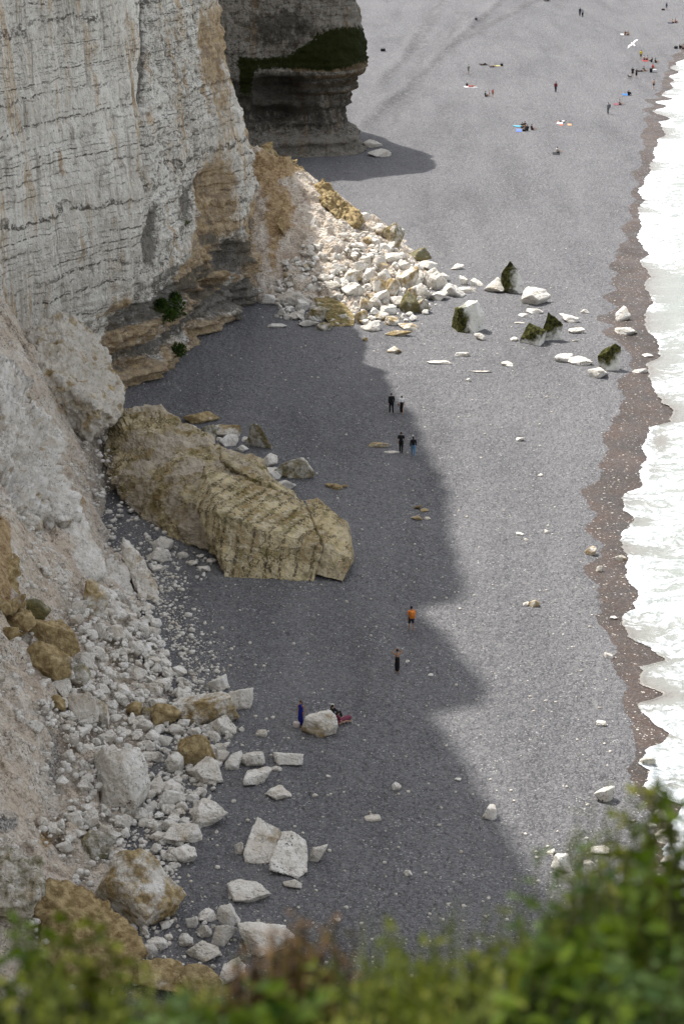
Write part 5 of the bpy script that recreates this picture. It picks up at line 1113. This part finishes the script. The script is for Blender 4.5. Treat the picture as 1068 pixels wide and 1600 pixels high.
person(905, 25, 'person in dark blue standing close to a companion, left one', 'stand', 20, 1.78, ('long', (.03, .04, .06)), ('trousers', (.025, .03, .04)))
person(909, 27, 'person in white and black standing close to a companion, right one', 'stand', -20, 1.72, ('tee', (.25, .26, .28)), ('trousers', BLACK), hair=(.01, .01, .01), long_hair=True)
person(1040, 16, 'person bending over belongings at the top right', 'walk', -90, 1.75, ('long', NAVY), ('shorts', NAVY))
bag(1035, 16, (.7, .4, .35), (.02, .02, .025), 'dark bag at the feet of the top right person')
towel(1046, 36, 2.0, 1.0, 85, (.03, .03, .05), 'dark mat left of two sunburnt sitters', name='mat')
person(1050, 36, 'bare backed person sitting on a dark mat, left of two', 'lean', -60, 1.72, None, ('trunks', BLACK))
person(1054, 36, 'bare backed person sitting on a dark mat, right of two', 'sit', -60, 1.72, None, ('trunks', (.1, .02, .03)), skin=SKIN_TAN)
towel(972, 54, 2.0, .9, 85, (.55, .55, .57), 'white towel left of a sitting bare armed couple')
person(976, 55, 'bare armed person of a sitting couple, left one', 'sit', 160, 1.7, ('vest', (.06, .04, .04)), ('trunks', BLACK), skin=SKIN_TAN)
person(980, 55, 'bare armed person of a sitting couple, right one', 'sit', 190, 1.72, None, ('trunks', BLACK), skin=SKIN_TAN, long_hair=True)
bag(1055, 76, (.7, .45, .5), (.03, .03, .035), 'dark bag left of sitters at the right edge')
person(1061, 76, 'person in black sitting at the right edge near the water', 'sit', -60, 1.7, ('long', BLACK), ('trousers', BLACK))
person(1066, 77, 'person half cut by the right edge sitting near water', 'sit', -90, 1.7, ('vest', (.2, .12, .1)), ('trunks', BLACK))
person(1000, 93, 'person in bright yellow shirt standing above the seated groups', 'stand', 170, 1.76, ('tee', (.62, .47, .03)), ('shorts', (.10, .10, .07)))
towel(1007, 95, 2.2, 1.1, 85, (.28, .06, .06), 'red mat under two seated people below the yellow shirt', name='mat')
person(1005, 94, 'person with white top seated on the red mat, left one', 'sit_flat', -50, 1.68, ('vest', (.35, .3, .32)), ('trunks', BLACK))
person(1010, 94, 'person seated on the red mat, right one', 'sit', 120, 1.68, ('tee', (.30, .25, .26)), ('trunks', (.2, .05, .05)))
person(1017, 97, 'dark clothed person seated right of the red mat', 'sit', 60, 1.68, ('tee', (.05, .06, .05)), ('shorts', BLACK))
person(1023, 98, 'person seated furthest right beyond the red mat', 'sit_flat', -70, 1.68, ('vest', (.07, .07, .05)), ('trunks', BLACK), skin=SKIN_TAN)
person(1019, 107, 'person in red top sitting above the white bag', 'sit_flat', -60, 1.68, ('tee', (.50, .05, .06)), ('trunks', (.3, .15, .1)))
bag(1016, 113, (.5, .4, .75), (.02, .022, .03), 'tall black bag below the sitter in red')
bag(1022, 113, (.7, .45, .6), (.70, .70, .70), 'white bag below the sitter in red')
person(987, 121, 'person in black standing beside the dog, left one', 'stand', 10, 1.76, ('tee', (.02, .02, .025)), ('trunks', BLACK), skin=SKIN_TAN)
person(993, 123, 'person in black standing beside the dog, right one', 'walk', -20, 1.72, ('vest', (.02, .02, .022)), ('shorts', BLACK), skin=SKIN_TAN)
person(1000, 112, 'person lying behind the two standing in black, left one', 'lie', -85, 1.7, ('tee', (.06, .06, .06)), ('trunks', BLACK))
person(1006, 111, 'person leaning back behind the two standing in black, right one', 'lean', -60, 1.7, ('tee', (.10, .11, .10)), ('trunks', (.08, .08, .09)))
person(1020, 140, 'bather in swim shorts standing near the water line', 'stride', 140, 1.72, None, ('trunks', (.03, .02, .03)))
towel(976, 148, 1.7, .9, 85, (.04, .16, .42), 'blue towel under a person in black')
person(981, 149, 'person in black sitting on the blue towel', 'sit', -40, 1.7, ('long', BLACK), ('trousers', BLACK))
towel(962, 163, 1.8, .9, 80, (.20, .07, .09), 'maroon towel under the sitter near the standing grey figure')
person(967, 164, 'person in light top sitting on a maroon towel', 'sit_flat', -70, 1.7, ('tee', (.28, .24, .24)), ('trunks', (.1, .05, .06)))
pg, _ = person(949, 178, 'person in grey standing with a dark backpack', 'stand', 130, 1.78, ('long', (.16, .17, .18)), ('trousers', (.10, .11, .12)))
soft_box('backpack', (.36, .22, .55), (.03, .04, .045), (0, -.24, .95), 0, pg)
person(743, 33, 'dark clothed person crouching alone at the top', 'sit', 180, 1.7, ('long', (.03, .03, .04)), ('trousers', (.03, .03, .035)))
person(853, 2, 'person lying at the top edge of the beach', 'lie', -85, 1.7, ('tee', (.03, .04, .07)), ('trousers', BLACK))
bag(598, 80, (.9, .5, .5), (.02, .02, .022), 'dark bag left beside the far headland')

# dog
def dog(px, py):
    p = hit(px, py)[0]; root = empty('dog', tuple(p), math.radians(100)); tag(root, 'small grey dog beside the two people standing in black', 'dog')
    B = [((0, -.22, .40), (0, .05, .40), .10, .11), ((0, .05, .40), (0, .2, .42), .12, .13), ((0, .24, .48), (0, .34, .60), .08, .07), ((0, .36, .64), (0, .52, .60), .075, .035), ((0, -.26, .44), (0, -.46, .58), .03, .015), ((.045, .36, .68), (.06, .33, .76), .025, .012), ((-.045, .36, .68), (-.06, .33, .76), .025, .012)]
    for x in (-.08, .08):
        B += [((x, .2, .36), (x, .17, .18), .055, .03), ((x, .17, .18), (x, .20, .03), .028, .026), ((x, -.2, .36), (x, -.14, .22), .075, .045), ((x, -.14, .22), (x, -.27, .14), .04, .028), ((x, -.27, .14), (x, -.24, .03), .027, .026)]
    solid('body', [capsules(B)], cloth((.13, .12, .11)), root, .02)
    solid('collar', [capsules([((-.07, .27, .53), (.07, .27, .53), .03, .03)])], cloth((.25, .03, .03)), root, .02)
dog(983, 123)

# gull gliding above the beach
def gull():
    p = np.array([0, 0, CAM_H]) + ray(988, 69) * 188.0
    root = empty('seagull', tuple(p)); xa = Vector((.76, .10, .64)).normalized(); ya = Vector((-.45, .85, .10)); ya = (ya - xa * ya.dot(xa)).normalized(); za = xa.cross(ya)
    root.rotation_euler = Matrix((xa, ya, za)).transposed().to_euler(); tag(root, 'white gull gliding with spread wings over the far beach', 'bird')
    white = mat_plain('plumage', (.80, .80, .79), .8, .05); tipm = mat_plain('wing_tip', (.25, .26, .28), .8, .1)
    solid('body', [capsules([((0, -.22, 0), (0, .05, .01), .05, .075), ((0, .05, .01), (0, .22, .03), .075, .05), ((0, .22, .03), (0, .27, .04), .048, .045)])], white, root, .014)
    def flat_wing(name, rows, mat):
        V, F = [], []
        for x, y0, y1, z in rows: V += [(x, y0, z), (x, (y0 * .35 + y1 * .65), z + .022), (x, y1, z + .006), (x, (y0 + y1) / 2, z - .006)]
        for i in range(len(rows) - 1):
            for j in range(4): a = i * 4; F.append((a + j, a + (j + 1) % 4, a + 4 + (j + 1) % 4, a + 4 + j))
        n = len(rows) * 4; F += [(3, 2, 1, 0), (n - 4, n - 3, n - 2, n - 1)]
        me = bpy.data.meshes.new(name); me.from_pydata(V, [], F); me.materials.append(mat); return link(name, me, root)
    for s in (-1, 1):
        flat_wing('wing', [(s * .05, -.10, .12, .03), (s * .22, -.11, .15, .09), (s * .40, -.10, .15, .10), (s * .56, -.12, .07, .07)], white)
        flat_wing('wing_tip', [(s * .56, -.12, .07, .07), (s * .66, -.14, -.02, .05), (s * .72, -.16, -.12, .035)], tipm)
    flat_wing('tail', [(-.07, -.40, -.22, 0), (0, -.42, -.18, .005), (.07, -.40, -.22, 0)], white)
    solid('beak', [capsules([((0, .30, .035), (0, .36, .025), .014, .006)])], cloth((.6, .35, .05)), root, .008)
gull()

# ------------------------------------------------------------------ freeze the remeshed figures
def freeze():
    dg = bpy.context.evaluated_depsgraph_get(); new = []
    for o in _remesh: new.append((o, bpy.data.meshes.new_from_object(o.evaluated_get(dg))))
    for o, me in new:
        old = o.data; o.modifiers.clear(); me.name = o.name.split('.')[0]; o.data = me
        if not me.materials and old.materials: me.materials.append(old.materials[0])
        me.polygons.foreach_set('use_smooth', np.ones(len(me.polygons), bool)); bpy.data.meshes.remove(old)

# ------------------------------------------------------------------ plants on the cliff and on the edge in front of the camera
LEAF = mat_leaf('leaf_green', (.012, .032, .003), (.105, .155, .010)); OLIVE = mat_leaf('leaf_olive', (.028, .036, .004), (.155, .155, .016)); GREYGREEN = mat_leaf('leaf_grey_green', (.035, .07, .018), (.11, .16, .05)); LEAF_DARK = mat_leaf('leaf_dark', (.018, .040, .010), (.055, .10, .022), .35)
GRASS = mat_leaf('grass_blade', (.07, .10, .012), (.22, .22, .04), .4); DRY = mat_leaf('dry_stem', (.085, .045, .022), (.20, .12, .06), .3); STEM = mat_plain('plant_stem', (.10, .11, .04), .8, .2)
def leaf_cloud(name, P, Nrm, L, Wd, mat, parent, rng, curl=.25):
    """bent leaves at points P, growing along Nrm"""
    n = len(P); up = np.array([0, 0, 1.0])
    d = Nrm / np.linalg.norm(Nrm, axis=1)[:, None]; sd = np.cross(d, rng.normal(size=(n, 3)) + up * .8); sd /= np.linalg.norm(sd, axis=1)[:, None] + 1e-9; nn = np.cross(sd, d)
    prof = [(0, .0, 0), (.28, .85, .10), (.6, 1.0, .10), (.85, .55, .0), (1.0, 0, -.12)]
    V = []
    for t, w_, b_ in prof:
        c = P + d * (L * t)[:, None] + nn * (L * b_ * curl * 2)[:, None]; e = sd * (Wd * .5 * max(w_, .03))[:, None]; lift = nn * (Wd * w_ * .14)[:, None]
        V += [c - e + lift, c, c + e + lift]
    V = np.stack(V, 1).reshape(-1, 3); k = 15; F = []
    for r in range(4):
        for j in range(2): F.append((r * 3 + j, r * 3 + j + 1, r * 3 + j + 4, r * 3 + j + 3))
    F = (np.array(F)[None] + (np.arange(n) * k)[:, None, None]).reshape(-1, 4)
    tint = np.repeat(rng.random(n), k)
    return link(name, mesh_np(name, V, F, mat, attrs={'tint': np.stack([tint] * 3, 1)}), parent)
def tubes(name, curves, r0, r1, mat, parent):
    V, F, n0 = [], [], 0; a = np.linspace(0, 2 * math.pi, 5, endpoint=False)
    for c in curves:
        m = len(c); T = np.gradient(c, axis=0); T /= np.linalg.norm(T, axis=1)[:, None] + 1e-9
        u = np.cross(T, [.3, .9, .1]); u /= np.linalg.norm(u, axis=1)[:, None] + 1e-9; v = np.cross(T, u); r = np.linspace(r0, r1, m)
        ring = c[:, None] + r[:, None, None] * (np.cos(a)[None, :, None] * u[:, None] + np.sin(a)[None, :, None] * v[:, None]); V.append(ring.reshape(-1, 3))
        for i in range(m - 1):
            for j in range(5): F.append((n0 + i * 5 + j, n0 + i * 5 + (j + 1) % 5, n0 + i * 5 + 5 + (j + 1) % 5, n0 + i * 5 + 5 + j))
        n0 += m * 5
    return link(name, mesh_np(name, np.vstack(V), np.array(F), mat), parent)
def bank(x, y): return 53.35 - .38 * y + .10 * pn(np.asarray(x) * 1.1, np.asarray(y) * 1.1, 0, 301) + .03 * pn(np.asarray(x) * 4, np.asarray(y) * 4, 0, 302)
def make_edge():
    xs = np.concatenate([np.linspace(-26, -6.5, 10), np.arange(-6, 6.01, .12), np.linspace(6.5, 26, 10)]); ys = np.concatenate([np.linspace(-14, -3, 6), np.arange(-2.5, 5.01, .12)])
    X, Y = np.meshgrid(xs, ys); Z = bank(X, Y); Z = np.where(Y < 0, 53.35 + .10 * pn(X * 1.1, Y * 1.1, 0, 301), Z)
    rows = [np.stack([X, Y, Z], -1)]
    for dy, z in ((.12, 51.1), (.2, 50.5), (.3, 48), (.4, 44), (.3, 38), (.5, 28), (.3, 16), (.6, -1)):
        yy = 5.0 + dy + .35 * pn(xs * .7, z * .3, 0, 303); rows.append(np.stack([xs, yy, 0 * xs + z + (.15 * pn(xs * 2, z, 0, 304) if z > 0 else 0)], -1)[None])
    V = np.concatenate(rows, 0)
    b = NB('clifftop_turf'); c = b.mix(b.noise(6, 4), (.035, .05, .015), (.11, .085, .045)); z = b.xyz()[2]
    c = b.mix(b.mapr(z, 50.4, 51.0, 1, 0), c, b.mix(b.noise(1.5, 4), (.34, .28, .2), (.58, .55, .5)))
    m = b.done(c, .95, b.bump(b.noise(9, 4), .8, .08), .1)
    tag(link('clifftop_edge', mesh_np('clifftop_edge', V.reshape(-1, 3), grid_faces(V.shape[0], V.shape[1]), m)), 'grassy cliff edge in front of the camera', kind='structure')
make_edge()
def bush(px, top_py, halfw, Y, kind, label, seed, n_stem=34, name='bush', group=None):
    rng = np.random.default_rng(seed); T = W(px, top_py, Y); f = project(T)[2]; hw = halfw * f / FPX
    z0 = float(bank(T[0], Y)); H = max(.18, T[2] - z0) * 1.22
    root = empty(name, (T[0], Y, z0)); tag(root, label, 'plant', group)
    cur, P, N = [], [], []
    for i in range(n_stem):
        a = rng.uniform(0, 6.28); rr = hw * math.sqrt(rng.random()); h = H * rng.uniform(.55, 1.0) * (1 - .35 * (rr / hw) ** 2)
        b0 = np.array([math.cos(a) * rr * .45, math.sin(a) * rr * .45, -.03]); b1 = np.array([math.cos(a) * rr, math.sin(a) * rr * .8, h]); t = np.linspace(0, 1, 7)[:, None]
        c = b0 * (1 - t) + b1 * t + np.array([math.cos(a), math.sin(a), 0]) * (.12 * hw * np.sin(t * math.pi)) + rng.normal(0, .012, (7, 3)) * t
        cur.append(c)
        m = {'leafy': 15, 'big': 11, 'dry': 12, 'fine': 18}[kind]
        tt = rng.uniform(.15, 1.0, m)
        q = np.stack([np.interp(tt, t[:, 0], c[:, k]) for k in range(3)], 1); P.append(q)
        aa = rng.uniform(0, 6.28, m); N.append(np.stack([np.cos(aa), np.sin(aa), rng.uniform(-.25, .75, m)], 1))
    P, N = np.vstack(P), np.vstack(N); n = len(P)
    L = {'leafy': .040, 'big': .06, 'dry': .035, 'fine': .036}[kind] * rng.uniform(.4, 1.45, n)
    Wd = L * {'leafy': .55, 'big': .6, 'dry': .28, 'fine': .34}[kind]
    mat = {'leafy': (LEAF, OLIVE, LEAF, GREYGREEN, LEAF, OLIVE)[seed % 6], 'big': LEAF, 'dry': DRY, 'fine': GRASS}[kind]
    tubes('stems', cur, .005, .002, DRY if kind == 'dry' else STEM, root)
    leaf_cloud('foliage', P, N, L, Wd, mat, root, rng)
def tuft(px, top_py, halfw, Y, label, seed, n=26, mat=None, name='grass_tuft', group=None):
    rng = np.random.default_rng(seed); T = W(px, top_py, Y); f = project(T)[2]; hw = halfw * f / FPX; z0 = float(bank(T[0], Y)); H = T[2] - z0
    root = empty(name, (T[0], Y, z0)); tag(root, label, 'grass', group); V, F, tn = [], [], []
    for i in range(n):
        a = rng.uniform(0, 6.28); h = H * rng.uniform(.45, 1.0); lean = rng.uniform(.2, 1.0) * hw; b = np.array([rng.normal(0, .02), rng.normal(0, .02), -.02]); d = np.array([math.cos(a), math.sin(a) * .7, 0]); s = np.array([-math.sin(a), math.cos(a), 0]); k = len(V)
        tv = rng.random()
        for t in np.linspace(0, 1, 6):
            c = b + d * lean * t ** 2 + np.array([0, 0, h * (t - .12 * t * t * lean / max(hw, .01))]); wv = .0055 * (1 - t) ** .7 + .0006
            V += [c - s * wv, c + s * wv]; tn += [tv, tv]
        for r in range(5): F.append((k + r * 2, k + r * 2 + 1, k + r * 2 + 3, k + r * 2 + 2))
    link('blades', mesh_np('blades', np.array(V), np.array(F), mat or GRASS, attrs={'tint': np.stack([tn] * 3, 1)}), root)
BG = 'bushes along the cliff edge'
for i, (px, py, hw, Y, k, lab) in enumerate([
    (15, 1450, 95, 4.3, 'leafy', 'leafy green bush in the bottom left corner'), (120, 1452, 75, 4.4, 'leafy', 'leafy green bush right of the bottom left corner one'), (70, 1530, 110, 3.8, 'fine', 'low leafy plant below the two left bushes'),
    (215, 1535, 85, 4.2, 'fine', 'thin low green plant under the orange slab'), (315, 1548, 80, 4.2, 'fine', 'thin low plant under the ochre boulders'), (250, 1580, 110, 3.7, 'leafy', 'short leafy plant at the bottom edge left of the brown stems'),
    (425, 1490, 80, 4.4, 'dry', 'brown dry plant rising at the bottom, left part'), (500, 1455, 75, 4.5, 'dry', 'brown dry plant rising at the bottom, tallest part'), (455, 1440, 60, 4.6, 'dry', 'dark reddish dry plant between the brown ones'), (395, 1500, 60, 4.3, 'dry', 'brown dry plant at the left end of the brown patch'), (420, 1550, 80, 3.8, 'big', 'broad leaved plant in front of the brown stems'), (545, 1500, 80, 4.2, 'fine', 'fine leaved green plant right of the brown stems'),
    (630, 1482, 80, 4.4, 'fine', 'fine leaved plant at bottom centre'), (710, 1478, 80, 4.3, 'fine', 'leafy plant at bottom centre beside the fine one'), (600, 1560, 110, 3.7, 'fine', 'short leafy plant at the bottom edge centre'),
    (790, 1455, 80, 4.4, 'fine', 'leafy plant left of the tall right bushes'), (730, 1550, 110, 3.7, 'fine', 'fine plant low in the right half'), (870, 1360, 85, 4.6, 'leafy', 'leafy bush rising towards the right'), (940, 1290, 85, 4.7, 'fine', 'tall leafy bush in the right foreground'),
    (1015, 1240, 85, 4.8, 'leafy', 'taller leafy bush near the right edge'), (1075, 1185, 80, 4.8, 'leafy', 'tallest leafy bush at the right edge'), (1000, 1400, 110, 4.2, 'big', 'broad leaved bush below the tall right ones'), (880, 1480, 110, 3.9, 'big', 'broad leaved plant low on the right'), (1040, 1500, 110, 3.8, 'leafy', 'dense leafy plant in the bottom right corner'), (950, 1570, 120, 3.6, 'leafy', 'short leafy plant at the bottom edge right')]):
    bush(px, py, hw, Y, k, lab, 400 + i, n_stem=44 if hw > 84 else 34, group=BG)
for i, (px, py, hw, Y) in enumerate([(585, 1365, 14, 4.3), (705, 1355, 45, 4.3), (816, 1370, 16, 4.4), (660, 1420, 30, 4.3), (870, 1290, 30, 4.6), (500, 1405, 40, 4.4), (750, 1430, 40, 4.2), (560, 1430, 30, 4.2), (930, 1270, 30, 4.6), (300, 1500, 40, 4.2), (60, 1440, 60, 4.2), (170, 1470, 50, 4.2), (620, 1440, 60, 4.1), (690, 1455, 60, 4.0), (800, 1410, 60, 4.3), (850, 1360, 50, 4.4), (980, 1260, 50, 4.7), (1040, 1220, 50, 4.6), (430, 1430, 50, 4.4), (1000, 1330, 70, 4.2)]):
    tuft(px, py, hw, Y, ('tall thin grass wisp beside the brown stems', 'long bent grass blades reaching over the shingle', 'short upright grass wisp left of the right bushes', 'thin grass tuft at the bottom centre', 'grass wisp at the left end of the tall bushes', 'brown reddish grass among the dry stems', 'loose grass tuft right of the bent blades', 'grass tuft between brown stems and centre', 'grass wisp above the tall right bush', 'low grass tuft under the ochre boulders', 'grass tuft among the bottom left bushes', 'grass tuft under the orange slab', 'wide grass tuft at bottom centre', 'dense grass tuft right of bottom centre', 'grass tuft left of the rising right bushes', 'taller grass tuft at the foot of the right bushes', 'grass blades on top of the right bushes', 'grass blades beside the tallest right bush', 'dry reddish grass left of the tallest brown stems', 'grass tuft in front of the right bushes')[i], 500 + i, n=9 if hw < 20 else (16 if i < 10 else 34), mat=DRY if i in (5, 18) else GRASS, group='grass tufts on the cliff edge')
# plants rooted in the cliff face
def cliff_bush(px, py, D, r, label, seed, n=420):
    rng = np.random.default_rng(seed); c = W(px, py, D); root = empty('cliff_bush', tuple(c)); tag(root, label, 'plant', 'small bushes on the cliff face')
    d = rng.normal(size=(n, 3)); d /= np.linalg.norm(d, axis=1)[:, None]; P = d * (r * rng.random(n) ** .45)[:, None] * np.array([1, 1, .95]) * (1 + .3 * pn(d[:, 0] * 2, d[:, 1] * 2, d[:, 2] * 2, seed))[:, None]
    L = rng.uniform(.12, .26, n); leaf_cloud('foliage', P, d + rng.normal(0, .5, (n, 3)) + np.array([0, 0, .4]), L, L * .6, LEAF_DARK, root, rng)
    tubes('stems', [np.stack([np.linspace(-.3, 0, 5) * r, np.linspace(.6, 0, 5) * r, np.linspace(-.8, .1, 5) * r], 1) + rng.normal(0, .08, (5, 3)) for _ in range(5)], .04, .015, STEM, root)
def cliff_front(px, py):
    # nearest cliff vertex that projects to this pixel
    V = np.empty(len(CLIFF.data.vertices) * 3, np.float32); CLIFF.data.vertices.foreach_get('co', V); V = V.reshape(-1, 3)
    x, y, f = project(V); m = (np.hypot(x - px, y - py) < 6) & (f > 0); return float(V[m][np.argmin(f[m])][1]) if m.any() else 180.0
CLIFF = bpy.data.objects['cliff']
for i, (px, py, r, lab) in enumerate([(276, 478, .8, 'larger dark green bush growing on the lower cliff face'), (266, 492, .62, 'dark green bush just below the larger cliff bush'), (253, 474, .5, 'small grey green bush left of the larger cliff bush'), (280, 546, .62, 'dark green bush hanging low on the cliff above the beach'), (274, 464, .45, 'small bush above the larger cliff bush')]):
    cliff_bush(px, py, cliff_front(px, py) - .15, r, lab, 600 + i)
freeze()
